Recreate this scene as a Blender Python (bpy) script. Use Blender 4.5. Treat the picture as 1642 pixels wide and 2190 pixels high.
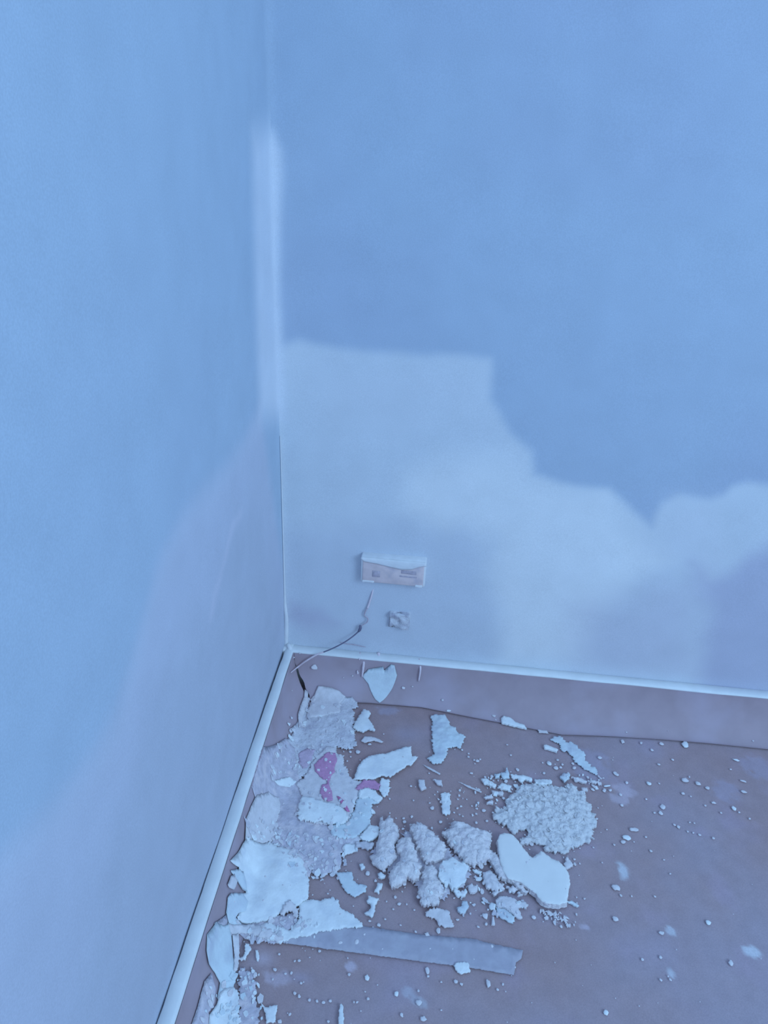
import bpy, bmesh, math, random
import numpy as np
from mathutils import Vector, Matrix, noise
from mathutils.geometry import delaunay_2d_cdt

for o in list(bpy.data.objects):
    bpy.data.objects.remove(o, do_unlink=True)
scene = bpy.context.scene
COL = scene.collection
random.seed(4)
RNG = np.random.default_rng(4)

# ------------------------------------------------------------------ camera
W, H_, F = 1642, 2190, 1600.0
HS = 0.10            # height of the skirting board
TS = 0.024           # depth of the skirting board
PITCH, YAW, ROLL = math.radians(29.0), math.radians(-4.404), math.radians(2.688)
fwd = Vector((math.sin(YAW)*math.cos(PITCH), math.cos(YAW)*math.cos(PITCH), -math.sin(PITCH)))
rt = fwd.cross(Vector((0, 0, 1))).normalized()
up = rt.cross(fwd)
r2 = math.cos(ROLL)*rt + math.sin(ROLL)*up
u2 = -math.sin(ROLL)*rt + math.cos(ROLL)*up
CAMP = Vector((0.31473, -1.32406, 1.10014 + HS))
m = Matrix((r2, u2, -fwd)).transposed().to_4x4()
m.translation = CAMP
cd = bpy.data.cameras.new('camera')
cam = bpy.data.objects.new('camera', cd)
COL.objects.link(cam)
cam.matrix_world = m
cd.sensor_fit = 'VERTICAL'
cd.sensor_height = 32.0
cd.lens = F*32.0/H_
cd.clip_start = 0.02
scene.camera = cam

# ------------------------------------------------------------------ light
def lin(c):
    c = c/255.0
    return c/12.92 if c <= 0.04045 else ((c+0.055)/1.055)**2.4
LIGHT = [lin(160)/0.86, lin(202)/0.86, lin(244)/0.86]        # cold dusk daylight
world = bpy.data.worlds.new('dusk'); scene.world = world
world.use_nodes = True
bg = world.node_tree.nodes['Background']
bg.inputs['Color'].default_value = (*[c/LIGHT[2] for c in LIGHT], 1)
bg.inputs['Strength'].default_value = 0.80

def area(name, loc, target, sx, sy, power):
    d = bpy.data.lights.new(name, 'AREA'); d.shape = 'RECTANGLE'
    d.size = sx; d.size_y = sy; d.energy = power
    d.color = [c/LIGHT[2] for c in LIGHT]
    o = bpy.data.objects.new(name, d); COL.objects.link(o)
    o.location = loc
    o.rotation_euler = (Vector(target)-Vector(loc)).to_track_quat('-Z', 'Y').to_euler()
    return o
area('window_daylight', (2.6, -2.6, 2.3), (0.4, -0.3, 0.2), 1.5, 1.6, 62)
scene.view_settings.view_transform = 'Standard'
scene.view_settings.look = 'None'
scene.view_settings.gamma = 1
scene.view_settings.use_curve_mapping = False
scene.view_settings.exposure = 0.0

# ------------------------------------------------------------------ helpers
def A(r, g, b, k=1.0):
    """paint colour that shows as this sRGB value under the room's cold daylight"""
    return tuple(min(0.9, k*lin(v)/L) for v, L in zip((r, g, b), LIGHT))

def ray(px, py):
    d = (px-W/2)*r2 + (-(py-H_/2))*u2 + F*fwd
    return d.normalized()

def on_plane(px, py, ax, val):
    d = ray(px, py); t = (val-CAMP[ax])/d[ax]
    return CAMP + t*d
def floor_pt(px, py, z=0.0): return on_plane(px, py, 2, z)
def back_pt(px, py, y=0.0): return on_plane(px, py, 1, y)
def left_pt(px, py, x=0.0): return on_plane(px, py, 0, x)

def fbm(p, s, octv=3):
    v = 0; a = 1; q = Vector(p)*s; tot = 0
    for _ in range(octv):
        v += a*noise.noise(q); tot += a; a *= 0.5; q = q*2.03 + Vector((3.1, 7.7, 1.3))
    return v/tot

def link(name, mesh, mat=None, parent=None):
    o = bpy.data.objects.new(name, mesh); COL.objects.link(o)
    if mat: mesh.materials.append(mat)
    if parent: o.parent = parent
    return o
def mesh_of(name, verts, faces, smooth=True):
    me = bpy.data.meshes.new(name)
    me.from_pydata([tuple(v) for v in verts], [], [tuple(f) for f in faces]); me.update()
    if smooth:
        me.polygons.foreach_set('use_smooth', [True]*len(me.polygons))
    return me
def tag(o, label, cat, group=None, kind=None):
    o['label'] = label; o['category'] = cat
    if group: o['group'] = group
    if kind: o['kind'] = kind
    return o
def structure(o): o['kind'] = 'structure'; return o
def empty(name, loc=(0, 0, 0)):
    o = bpy.data.objects.new(name, None); COL.objects.link(o); o.location = loc
    o.empty_display_size = 0.02
    return o

# ------------------------------------------------------------------ materials
def material(name, colour, rough=0.85, mottle=0.10, mscale=60, bump=0.25, bscale=250, attr=None, tint=None, spec=0.25, grain=0.0):
    mt = bpy.data.materials.new(name); mt.use_nodes = True
    nt = mt.node_tree; N = nt.nodes; L = nt.links
    b = N['Principled BSDF']; b.inputs['Roughness'].default_value = rough
    b.inputs['Specular IOR Level'].default_value = spec
    tc = N.new('ShaderNodeTexCoord')
    geo = N.new('ShaderNodeNewGeometry')
    n1 = N.new('ShaderNodeTexNoise'); n1.inputs['Scale'].default_value = mscale; n1.inputs['Detail'].default_value = 5
    L.new(geo.outputs['Position'], n1.inputs['Vector'])
    ramp = N.new('ShaderNodeMapRange'); ramp.inputs['From Min'].default_value = 0.3; ramp.inputs['From Max'].default_value = 0.7
    ramp.inputs['To Min'].default_value = 1-mottle; ramp.inputs['To Max'].default_value = 1+mottle
    L.new(n1.outputs['Fac'], ramp.inputs['Value'])
    mul = N.new('ShaderNodeMixRGB'); mul.blend_type = 'MULTIPLY'; mul.inputs['Fac'].default_value = 1
    if attr:
        at = N.new('ShaderNodeAttribute'); at.attribute_name = attr
        L.new(at.outputs['Color'], mul.inputs['Color1'])
    else:
        mul.inputs['Color1'].default_value = (*colour, 1)
    L.new(ramp.outputs['Result'], mul.inputs['Color2'])
    out = mul.outputs['Color']
    if tint:
        n3 = N.new('ShaderNodeTexNoise'); n3.inputs['Scale'].default_value = tint[1]; n3.inputs['Detail'].default_value = 4
        L.new(geo.outputs['Position'], n3.inputs['Vector'])
        mr = N.new('ShaderNodeMapRange'); mr.inputs['From Min'].default_value = tint[2]; mr.inputs['From Max'].default_value = tint[3]
        L.new(n3.outputs['Fac'], mr.inputs['Value'])
        mx = N.new('ShaderNodeMixRGB'); mx.inputs['Color2'].default_value = (*tint[0], 1)
        L.new(mr.outputs['Result'], mx.inputs['Fac']); L.new(out, mx.inputs['Color1'])
        out = mx.outputs['Color']
    if grain:
        n4 = N.new('ShaderNodeTexNoise'); n4.inputs['Scale'].default_value = 520; n4.inputs['Detail'].default_value = 2
        L.new(geo.outputs['Position'], n4.inputs['Vector'])
        m4 = N.new('ShaderNodeMapRange'); m4.inputs['From Min'].default_value = 0.3; m4.inputs['From Max'].default_value = 0.7
        m4.inputs['To Min'].default_value = 1-grain; m4.inputs['To Max'].default_value = 1+grain
        L.new(n4.outputs['Fac'], m4.inputs['Value'])
        x4 = N.new('ShaderNodeMixRGB'); x4.blend_type = 'MULTIPLY'; x4.inputs['Fac'].default_value = 1
        L.new(out, x4.inputs['Color1']); L.new(m4.outputs['Result'], x4.inputs['Color2']); out = x4.outputs['Color']
    L.new(out, b.inputs['Base Color'])
    if bump:
        n2 = N.new('ShaderNodeTexNoise'); n2.inputs['Scale'].default_value = bscale; n2.inputs['Detail'].default_value = 6
        L.new(geo.outputs['Position'], n2.inputs['Vector'])
        bp = N.new('ShaderNodeBump'); bp.inputs['Strength'].default_value = bump; bp.inputs['Distance'].default_value = 0.004
        L.new(n2.outputs['Fac'], bp.inputs['Height']); L.new(bp.outputs['Normal'], b.inputs['Normal'])
    return mt

M = {}
M['wall'] = material('wall_plaster', None, 0.9, 0.03, 14, 0.05, 120, attr='Col', grain=0.05)
M['floor'] = material('floor_paper', None, 0.8, 0.05, 35, 0.12, 500, attr='Col', grain=0.06)
M['gloss'] = material('white_trim_paint', A(160, 202, 243), 0.55, 0.04, 30, 0.10, 80)
M['paper'] = material('masking_paper', A(121, 136, 172), 0.75, 0.06, 22, 0.10, 60, tint=(A(128, 147, 190), 9, 0.46, 0.72))
M['white'] = material('white_flake', A(162, 208, 252), 0.85, 0.05, 70, 0.2, 220, tint=(A(148, 190, 236), 26, 0.5, 0.75))
M['bluish'] = material('bluish_flake', A(148, 195, 240), 0.85, 0.05, 60, 0.2, 220, tint=(A(136, 176, 224), 26, 0.48, 0.72))
M['lilac'] = material('lilac_flake', A(153, 188, 230), 0.85, 0.07, 90, 0.2, 260)
M['dust'] = material('plaster_dust', A(149, 185, 229), 0.95, 0.11, 110, 0.5, 240, tint=(A(130, 160, 206), 40, 0.50, 0.75))
M['dustlow'] = material('thin_plaster_dust', A(140, 170, 216), 0.95, 0.12, 90, 0.4, 240, tint=(A(156, 186, 228), 45, 0.5, 0.7))
M['crumb'] = material('crumbly_plaster', A(153, 190, 230), 0.95, 0.08, 130, 0.6, 260)
M['rough'] = material('broken_plaster', A(158, 192, 233), 0.95, 0.10, 120, 0.7, 220, tint=(A(138, 166, 210), 70, 0.55, 0.8))
M['slab'] = material('smooth_plaster', A(162, 203, 242), 0.75, 0.025, 40, 0.06, 200)
M['pink'] = material('pink_paint', A(140, 130, 194), 0.8, 0.10, 160, 0.25, 300)
M['hotpink'] = material('strong_pink_paint', A(140, 112, 178), 0.8, 0.10, 160, 0.25, 300)
M['palepink'] = material('pale_pink_dust', A(140, 158, 210), 0.9, 0.10, 120, 0.3, 300)
M['tape'] = material('pale_tape', A(124, 152, 196), 0.6, 0.06, 70, 0.15, 160, tint=(A(132, 164, 208), 30, 0.5, 0.75))
M['box'] = material('aged_box_plastic', A(154, 176, 212), 0.6, 0.08, 60, 0.1, 120, tint=(A(138, 162, 204), 40, 0.5, 0.75))
M['boxwhite'] = material('paint_on_box', A(156, 196, 238), 0.7, 0.05, 60, 0.15, 150)
M['mark'] = material('grey_mark', A(128, 150, 192), 0.8, 0.15, 200, 0.1, 200)
M['cable'] = material('dark_cable', A(78, 98, 142), 0.6, 0.1, 90, 0.0, 100)
M['cablewhite'] = material('painted_cable', A(158, 184, 228), 0.7, 0.08, 90, 0.2, 300)
M['block'] = material('rough_wall_block', A(148, 185, 229), 0.95, 0.12, 90, 0.6, 200, tint=(A(118, 146, 192), 55, 0.48, 0.72))

# ------------------------------------------------------------------ polygon maths
def seg_dist(P, poly, closed=True):
    """distance of points P (n,2) to polygon edges"""
    Q = np.asarray(poly, float); n = len(Q)
    best = np.full(len(P), 1e9)
    for i in range(n if closed else n-1):
        a = Q[i]; b = Q[(i+1) % n]; ab = b-a
        t = np.clip(((P-a)@ab)/max(ab@ab, 1e-18), 0, 1)
        d = np.hypot(*(P-(a+t[:, None]*ab)).T)
        best = np.minimum(best, d)
    return best
def inside(P, poly):
    Q = np.asarray(poly, float); n = len(Q)
    r = np.zeros(len(P), bool)
    for i in range(n):
        a = Q[i]; b = Q[(i+1) % n]
        if a[1] == b[1]: continue
        c = (a[1] > P[:, 1]) != (b[1] > P[:, 1])
        xi = (b[0]-a[0])*(P[:, 1]-a[1])/(b[1]-a[1])+a[0]
        r ^= c & (P[:, 0] < xi)
    return r
def soft(P, poly, w):
    s = seg_dist(P, poly); s = np.where(inside(P, poly), s, -s)
    t = np.clip(s/w*0.5+0.5, 0, 1)
    return t*t*(3-2*t)

# value noise in numpy for big grids
def vnoise(x, y, s, seed=0):
    g = np.random.default_rng(seed).random((128, 128))
    x = x*s+1000; y = y*s+1000
    xi = np.floor(x).astype(int); yi = np.floor(y).astype(int)
    fx = x-xi; fy = y-yi
    fx = fx*fx*(3-2*fx); fy = fy*fy*(3-2*fy)
    a = g[xi % 128, yi % 128]; b = g[(xi+1) % 128, yi % 128]
    c = g[xi % 128, (yi+1) % 128]; d = g[(xi+1) % 128, (yi+1) % 128]
    return (a*(1-fx)+b*fx)*(1-fy)+(c*(1-fx)+d*fx)*fy
def vfbm(x, y, s, seed=0, o=4):
    v = 0; a = 1; t = 0
    for k in range(o):
        v = v+a*vnoise(x, y, s*2**k, seed+k); t += a; a *= 0.5
    return v/t

# ------------------------------------------------------------------ walls and floor (dense grids, plaster patches as colour of the plaster itself)
def axis(a, fine_end, end, step, coarse):
    n = int(round((fine_end-a)/step)); x = list(np.linspace(a, fine_end, n+1))
    k = int(round((end-fine_end)/coarse)); x += list(np.linspace(fine_end, end, k+1)[1:])
    return np.array(x)
def grid_mesh(name, U, V, pos, cols):
    nu, nv = len(U), len(V)
    i = np.arange((nu-1)*(nv-1)); a = (i//(nv-1))*nv+i % (nv-1)
    faces = np.stack([a, a+nv, a+nv+1, a+1], 1)
    me = bpy.data.meshes.new(name)
    me.vertices.add(len(pos)); me.vertices.foreach_set('co', pos.astype(np.float32).ravel())
    me.loops.add(faces.size); me.loops.foreach_set('vertex_index', faces.astype(np.int32).ravel())
    me.polygons.add(len(faces))
    me.polygons.foreach_set('loop_start', np.arange(0, faces.size, 4, dtype=np.int32))
    me.polygons.foreach_set('loop_total', np.full(len(faces), 4, np.int32))
    me.update(calc_edges=True); me.validate()
    me.polygons.foreach_set('use_smooth', [True]*len(me.polygons))
    at = me.color_attributes.new('Col', 'FLOAT_COLOR', 'POINT')
    at.data.foreach_set('color', np.concatenate([cols, np.ones((len(cols), 1))], 1).astype(np.float32).ravel())
    return me
def mixc(c, col, f): return c*(1-f[:, None])+np.array(col)*f[:, None]

# back wall, plane y = 0
U = axis(-0.10, 1.35, 2.6, 0.006, 0.05); V = axis(0.0, 1.45, 2.5, 0.006, 0.05)
X, Z = [g.ravel() for g in np.meshgrid(U, V, indexing='ij')]
P = np.stack([X, Z], 1)
def wp(pts): return [tuple((p.x, p.z)) for p in (back_pt(x, y) for x, y in pts)]
wob = (vfbm(X, Z, 9, 3)-0.5)*0.05
Pw = P+np.stack([wob, (vfbm(X, Z, 9, 8)-0.5)*0.05], 1)
c = np.tile(np.array(A(124, 168, 220)), (len(X), 1))
c = mixc(c, A(118, 154, 210), np.clip((vfbm(X, Z, 2.2, 11)-0.38)*2.2, 0, 1)*0.5)
main = [(560, 745), (605, 740), (640, 727), (720, 745), (900, 760), (1045, 768), (1048, 850), (1070, 880), (1090, 920), (1138, 965), (1145, 1010),
        (1200, 1030), (1300, 1050), (1345, 1090), (1392, 1125), (1410, 1082), (1445, 1065), (1520, 1070), (1545, 1062), (1565, 1043), (1600, 1035),
        (1700, 1045), (1720, 1560), (560, 1500)]
f_main = soft(Pw*0.35+P*0.65, wp(main), 0.014)
c = mixc(c, A(146, 188, 233), f_main)
bright = [(860, 1020), (930, 985), (1100, 960), (1145, 1010), (1300, 1050), (1375, 1130), (1420, 1200), (1300, 1290), (1240, 1420), (1060, 1420), (1055, 1180), (990, 1130), (870, 1110)]
c = mixc(c, A(158, 200, 243), soft(Pw, wp(bright), 0.05)*f_main)
c = mixc(c, A(150, 190, 236), soft(Pw, wp([(640, 760), (1030, 790), (1040, 900), (700, 900)]), 0.09)*f_main*0.45)
arch = [(590, 1130), (700, 1140), (880, 1120), (990, 1132), (1040, 1180), (1058, 1420), (590, 1400)]
c = mixc(c, A(138, 178, 226), soft(Pw, wp(arch), 0.05)*0.7)
c = mixc(c, A(124, 150, 202), soft(Pw, wp([(630, 1290), (690, 1300), (720, 1330), (660, 1350), (625, 1330)]), 0.03)*0.5)
purple = [(1478, 1195), (1515, 1235), (1560, 1215), (1600, 1180), (1720, 1150), (1720, 1560), (1500, 1470), (1520, 1320), (1500, 1260)]
c = mixc(c, A(130, 164, 216), soft(Pw, wp(purple), 0.035)*0.9)
c = mixc(c, A(138, 172, 222), soft(Pw, wp([(1230, 1300), (1500, 1240), (1500, 1470), (1230, 1440)]), 0.08)*0.55)
c = mixc(c, A(152, 192, 238), soft(Pw, wp([(1420, 1080), (1530, 1080), (1560, 1180), (1520, 1220), (1470, 1200), (1400, 1170)]), 0.05)*0.35)
band = [(548, 290), (582, 280), (600, 320), (604, 370), (601, 420), (598, 520), (600, 640), (604, 760), (612, 900), (560, 900)]
c = mixc(c, A(150, 192, 240), soft(Pw*0.15+P*0.85, wp(band), 0.013))
relief = (vfbm(X, Z, 6, 21)-0.5)*0.004 - f_main*0.0008
relief = relief*np.clip(X/0.05, 0, 1)
Y = relief - np.exp(-np.clip(X, 0, 9)/0.006)*0.004
wall_back = structure(link('wall_back', grid_mesh('wall_back', U, V, np.stack([X, Y, Z], 1), c), M['wall']))
md = wall_back.modifiers.new('depth', 'SOLIDIFY'); md.thickness = 0.08; md.offset = -1

# left wall, plane x = 0
U = axis(-0.10, 1.35, 2.6, 0.006, 0.05); V = axis(0.0, 1.45, 2.5, 0.006, 0.05)
Yp, Z = [g.ravel() for g in np.meshgrid(U, V, indexing='ij')]          # Yp = distance from the corner
P = np.stack([Yp, Z], 1)
def lp(pts): return [tuple((-p.y, p.z)) for p in (left_pt(x, y) for x, y in pts)]
Pw = P+np.stack([(vfbm(Yp, Z, 9, 33)-0.5)*0.05, (vfbm(Yp, Z, 9, 38)-0.5)*0.05], 1)
c = np.tile(np.array(A(124, 169, 220)), (len(Yp), 1))
c = mixc(c, A(120, 162, 214), np.clip((vfbm(Yp, Z, 2.0, 41)-0.38)*2.2, 0, 1)*0.45)
low = [(556, 870), (520, 950), (440, 1050), (390, 1110), (355, 1180), (335, 1235), (312, 1330), (287, 1430), (250, 1530), (205, 1620), (110, 1750), (0, 1850), (-60, 1930),
       (-60, 2400), (300, 2400), (612, 1420), (604, 1200)]
f_low = soft(Pw*0.4+P*0.6, lp(low), 0.03)
c = mixc(c, A(134, 172, 222), f_low)
edge = seg_dist(Pw*0.4+P*0.6, lp(low[:12]), closed=False)
c = mixc(c, A(138, 178, 228), np.exp(-(edge/0.03)**2)*f_low*0.6)
inner = [(560, 1090), (520, 1080), (495, 1140), (465, 1240), (420, 1330), (330, 1500), (280, 1700), (230, 1850), (150, 2190), (300, 2300), (600, 1400)]
c = mixc(c, A(130, 168, 216), soft(Pw, lp(inner), 0.06)*0.85)
c = mixc(c, A(142, 178, 228), np.exp(-(seg_dist(Pw, lp([(512, 1100), (490, 1170), (460, 1260), (452, 1310)]), closed=False)/0.012)**2)*0.7)
band = [(540, 290), (582, 275), (640, 900), (556, 890), (548, 700), (544, 480)]
c = mixc(c, A(150, 192, 240), soft(Pw*0.15+P*0.85, lp(band), 0.04))
relief = (vfbm(Yp, Z, 6, 51)-0.5)*0.004*np.clip(Yp/0.05, 0, 1)+np.exp(-np.clip(Yp, 0, 9)/0.006)*0.004
pos = np.stack([relief, -Yp, Z], 1)
wall_left = structure(link('wall_left', grid_mesh('wall_left', U, V, pos, c), M['wall']))
md = wall_left.modifiers.new('depth', 'SOLIDIFY'); md.thickness = 0.08; md.offset = 1

# floor: brown protective board, z = 0, with dust trodden into it and some light falloff painted in
U = axis(-0.02, 1.30, 2.6, 0.004, 0.05); V = axis(-0.02, 0.95, 2.6, 0.004, 0.05)
X, Yp = [g.ravel() for g in np.meshgrid(U, V, indexing='ij')]
P = np.stack([X, -Yp], 1)
def fp(pts): return [tuple((p.x, p.y)) for p in (floor_pt(x, y) for x, y in pts)]
c = np.tile(np.array(A(119, 128, 156)), (len(X), 1))
d1 = np.clip((X-0.25)/0.55, 0, 1)*0.55+np.clip((Yp-0.15)/0.6, 0, 1)*0.45  # rises to right and front: dust film, partly light falloff put into the colour
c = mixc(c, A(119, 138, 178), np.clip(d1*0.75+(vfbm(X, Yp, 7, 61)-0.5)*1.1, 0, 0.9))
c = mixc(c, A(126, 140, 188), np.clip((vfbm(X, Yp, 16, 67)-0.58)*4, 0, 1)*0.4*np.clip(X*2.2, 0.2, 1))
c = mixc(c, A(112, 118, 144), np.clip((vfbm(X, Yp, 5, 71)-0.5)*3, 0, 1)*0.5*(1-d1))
def smear(px, py, rx, ry, col, k):
    global c
    p = floor_pt(px, py)
    q = floor_pt(px+rx, py); sx = abs(q.x-p.x); q = floor_pt(px, py+ry); sy = abs(q.y-p.y)
    e = ((X-p.x)/sx)**2+((-Yp-p.y)/sy)**2
    g = np.exp(-e*0.8)+(vfbm(X, Yp, 90, int(px))-0.5)*1.1*np.exp(-e*0.25)
    t = np.clip((g-0.30)/0.38, 0, 1)
    c = mixc(c, col, np.clip(t*t*(3-2*t)*k*0.9, 0, 0.95) if k > 0.65 else np.clip(np.exp(-e)*k, 0, 0.9))
for s in ((1332, 1862, 13, 18, 'w', 1.0), (1607, 2033, 17, 13, 'w', 1.1), (1434, 2079, 10, 12, 'w', 1.0), (1434, 1990, 11, 12, 'w', 0.9),
          (875, 2121, 16, 12, 'w', .8), (897, 2143, 18, 14, 'w', .8), (750, 2066, 12, 11, 'l', 1.0), (1251, 1982, 11, 8, 'l', .9),
          (1265, 1655, 45, 25, 'p', .8), (870, 2120, 60, 50, 'p', .5), (1390, 1600, 28, 22, 'p', .6), (1400, 2030, 60, 45, 'p', .4),
          (1335, 1690, 26, 14, 'l', .7), (1325, 1710, 20, 14, 'l', .7), (1620, 1640, 30, 25, 'p', .7), (1550, 1690, 30, 22, 'p', .7),
          (590, 2090, 30, 16, 'l', .7), (560, 2050, 22, 14, 'l', .6), (640, 2090, 26, 12, 'p', .6), (1090, 1925, 25, 14, 'p', .6),
          (830, 1520, 25, 9, 'p', .9), (870, 1570, 30, 14, 'p', .5), (1260, 1620, 40, 18, 'p', .8), (1180, 1960, 40, 14, 'p', .6), (930, 2005, 60, 10, 'p', .6)):
    smear(*s[:4], {'w': A(142, 178, 222), 'l': A(142, 164, 210), 'p': A(122, 141, 186)}[s[4]], s[5])
pos = np.stack([X, -Yp, (vfbm(X, Yp, 5, 77)-0.5)*0.0015-0.001], 1)
floor = structure(link('floor', grid_mesh('floor', U, V, pos, c), M['floor']))
md = floor.modifiers.new('depth', 'SOLIDIFY'); md.thickness = 0.03; md.offset = 1

# skirting boards
def baseboard(name, along_y, gap):
    n = 130; L = 2.5; vs = []; fs = []
    prof = [(0, 0), (0, -0.004), (0.0, 1.0), (0.25, 1.008), (0.75, 1.004), (0.93, 0.992), (1.0, 0.965), (1.0, 0.9), (1.0, 0.0)]
    prof = [(0, 0), (0, 0.97), (0.08, 1.0), (0.75, 1.0), (0.93, 0.988), (1.0, 0.955), (1.0, 0.9), (1.0, 0.0)]
    for i in range(n+1):
        s = 0.0 + L*(i/n)**1.5
        for (a, b) in prof:
            w = 0.0012*noise.noise(Vector((s*14, a*2, 3.0 if along_y else 9.0)))
            g = gap(s)
            p = g+a*(TS-g)+(w if a > 0.5 else w*0.8)
            z = b*HS+(w*0.8 if b > 0.5 else 0)
            vs.append((p, -s, z) if along_y else (s, -p, z))
    k = len(prof)
    for i in range(n):
        for j in range(k):
            q = (i*k+j, i*k+(j+1) % k, (i+1)*k+(j+1) % k, (i+1)*k+j)
            fs.append(q if not along_y else q[::-1])
    fs.append(list(range(k))); fs.append([n*k+j for j in range(k)][::-1])
    me = mesh_of(name, vs, fs)
    bm = bmesh.new(); bm.from_mesh(me); bmesh.ops.recalc_face_normals(bm, faces=bm.faces); bm.to_mesh(me); bm.free()
    return structure(link(name, me, M['gloss']))
baseboard('baseboard_left', True, lambda s: 0.0006+0.0042*math.exp(-s*4.5)+0.0012*abs(noise.noise(Vector((s*30, 0, 0)))))
baseboard('baseboard_back', False, lambda s: 0.0002)

# ------------------------------------------------------------------ masking paper draped from the skirting onto the floor
AEX = 0.62
def sweep(v, e):
    return HS*0.955*max(0.0, 1-(v/e)**AEX)**(1/AEX)
crease_px = [(700, 1500), (790, 1503), (900, 1512), (1000, 1532), (1100, 1551), (1200, 1571), (1300, 1574), (1400, 1580), (1520, 1590), (1642, 1602)]
crease = sorted((p.x, -p.y-TS) for p in (floor_pt(x, y, 0.002) for x, y in crease_px))
def eb(x):
    xs = [q[0] for q in crease]; ys = [q[1] for q in crease]
    return float(np.interp(x, xs, ys)) if x > xs[0] else ys[0]
def el(s): return 0.042+0.006*math.sin(s*9)+0.004*math.sin(s*23+1)
def paper(name, along_y, e_of, gapf, label):
    prof = [i/26 for i in range(27)]
    n = 170; vs = []; fs = []
    for i in range(n+1):
        for j, q in enumerate(prof):
            # q: 0 at top of the face, 1 at the free edge
            s0 = 0.0
            e = 0
            # position along the wall, starting on the mitre of the corner
            v_guess = None
            for it in range(3):
                s = TS+gapf(q)+((v_guess if v_guess is not None else 0))
                s = s+(2.3-s)*(i/n)**1.6
                e = e_of(s)
                # even spacing along the curve
                th = q*math.pi/2
                v = e*math.sin(th)**(2/AEX) if q > 0 else 0.0
                v_guess = v
            z = HS*0.955*math.cos(q*math.pi/2)**(2/AEX) if q < 1 else 0.0
            w = noise.noise(Vector((s*7, q*1.6, 5 if along_y else 1)))
            w2 = noise.noise(Vector((s*21, q*3, 2 if along_y else 8)))
            bul = math.sin(math.pi*min(1, q*1.15))*(0.0024*w+0.0008*w2)+0.0012
            lift = (q**6)*(0.0022+0.0022*max(0, noise.noise(Vector((s*5, 3.3, 0)))))
            zz = max(z+lift+0.001, 0.0012)+ (0.0015*w if q < 0.05 else 0)
            d = TS+v+bul
            vs.append((d, -s, zz) if along_y else (s, -d, zz))
    k = len(prof)
    for i in range(n):
        for j in range(k-1):
            q = (i*k+j, i*k+j+1, (i+1)*k+j+1, (i+1)*k+j)
            fs.append(q[::-1] if along_y else q)
    o = link(name, mesh_of(name, vs, fs), M['paper'])
    md = o.modifiers.new('thickness', 'SOLIDIFY'); md.thickness = 0.0007; md.offset = 0
    return tag(o, label, 'masking paper', 'masking paper on the skirting')
paper('masking_paper', False, eb, lambda q: 0.003+0.0075*math.exp(-((q-0.62)/0.2)**2)+0.004*noise.noise(Vector((q*11, 4.4, 0))), 'brown masking paper hanging from the skirting along the back wall')
paper('masking_paper', True, el, lambda q: 0.001+0.004*q, 'brown masking paper strip along the foot of the left wall')

# ------------------------------------------------------------------ height map of what lies on the floor
GX0, GY0, GS = -0.01, -0.98, 0.002
NX, NY = 660, 496
gx = GX0+GS*np.arange(NX); gy = GY0+GS*np.arange(NY)
HM = np.zeros((NX, NY))
for i in range(NX):
    e = eb(gx[i])
    v = np.clip((-gy-TS-0.003), 0, None)
    zb = np.where(v < e, HS*0.955*np.clip(1-(v/e)**AEX, 0, 1)**(1/AEX), 0)
    HM[i] = zb
for j in range(NY):
    e = el(-gy[j]); v = np.clip(gx-TS-0.003, 0, None)
    zl = np.where(v < e, HS*0.955*np.clip(1-(v/e)**AEX, 0, 1)**(1/AEX), 0)
    HM[:, j] = np.maximum(HM[:, j], zl)
HM += 0.0018
BASE = HM.copy()
def hsample(G, x, y):
    fx = min(max((x-GX0)/GS, 0), NX-1.001); fy = min(max((y-GY0)/GS, 0), NY-1.001)
    i = int(fx); j = int(fy); a = fx-i; b = fy-j
    return (G[i, j]*(1-a)+G[i+1, j]*a)*(1-b)+(G[i, j+1]*(1-a)+G[i+1, j+1]*a)*b
def hit(px, py, lift=0.0, G=None):
    """point where the line of sight meets the pile's surface"""
    G = HM if G is None else G
    d = ray(px, py)
    t = (HS+0.02-CAMP.z)/d.z
    p = CAMP+t*d
    for _ in range(400):
        if p.z <= hsample(G, p.x, p.y)+lift: break
        p = p+d*0.0015
    return p
ZOOM = {'1': (480, 1350, 3.9095), '3': (460, 1680, 4.105), '4': (740, 1680, 2.932), '5': (880, 1480, 3.732), '6': (1200, 1380, 3.715), '7': (300, 1900, 3.284),
        '8': (700, 1900, 3.284), '9': (1142, 1790, 3.284), 'M': (760, 1720, 6.315), 'S': (980, 1740, 6.315), 'O': (1020, 1620, 5.864),
        'U': (520, 1460, 6.315), 'K': (600, 1580, 6.315), 'L': (470, 1760, 6.315), 'P': (0, 0, 1)}
def zpx(z, pts):
    x0, y0, s = ZOOM[z]
    return [(x0+x/s, y0+y/s) for x, y in pts]

def roughen(poly, step, jag, seed):
    """ragged outline: two scales of wobble along every edge"""
    rr = random.Random(seed); out = []
    n = len(poly); step = min(step, 0.0019)
    for i in range(n):
        a = Vector(poly[i]); b = Vector(poly[(i+1) % n]); L = (b-a).length
        k = max(1, int(L/step)); nrm = Vector((-(b-a).y, (b-a).x))
        if nrm.length > 0: nrm.normalize()
        for j in range(k):
            t = j/k; p = a.lerp(b, t)
            w = noise.noise(Vector((p.x*170, p.y*170, seed*1.7)))*1.5+noise.noise(Vector((p.x*420, p.y*420, seed*0.7)))*1.1+rr.gauss(0, 0.45)
            g = max(abs(hsample(BASE, p.x+.004, p.y)-hsample(BASE, p.x-.004, p.y)), abs(hsample(BASE, p.x, p.y+.004)-hsample(BASE, p.x, p.y-.004)))/0.008
            p = p+nrm*w*jag*1.7*min(1, L/0.006)/(1+8*g)
            out.append((p.x, p.y))
    return out

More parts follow.
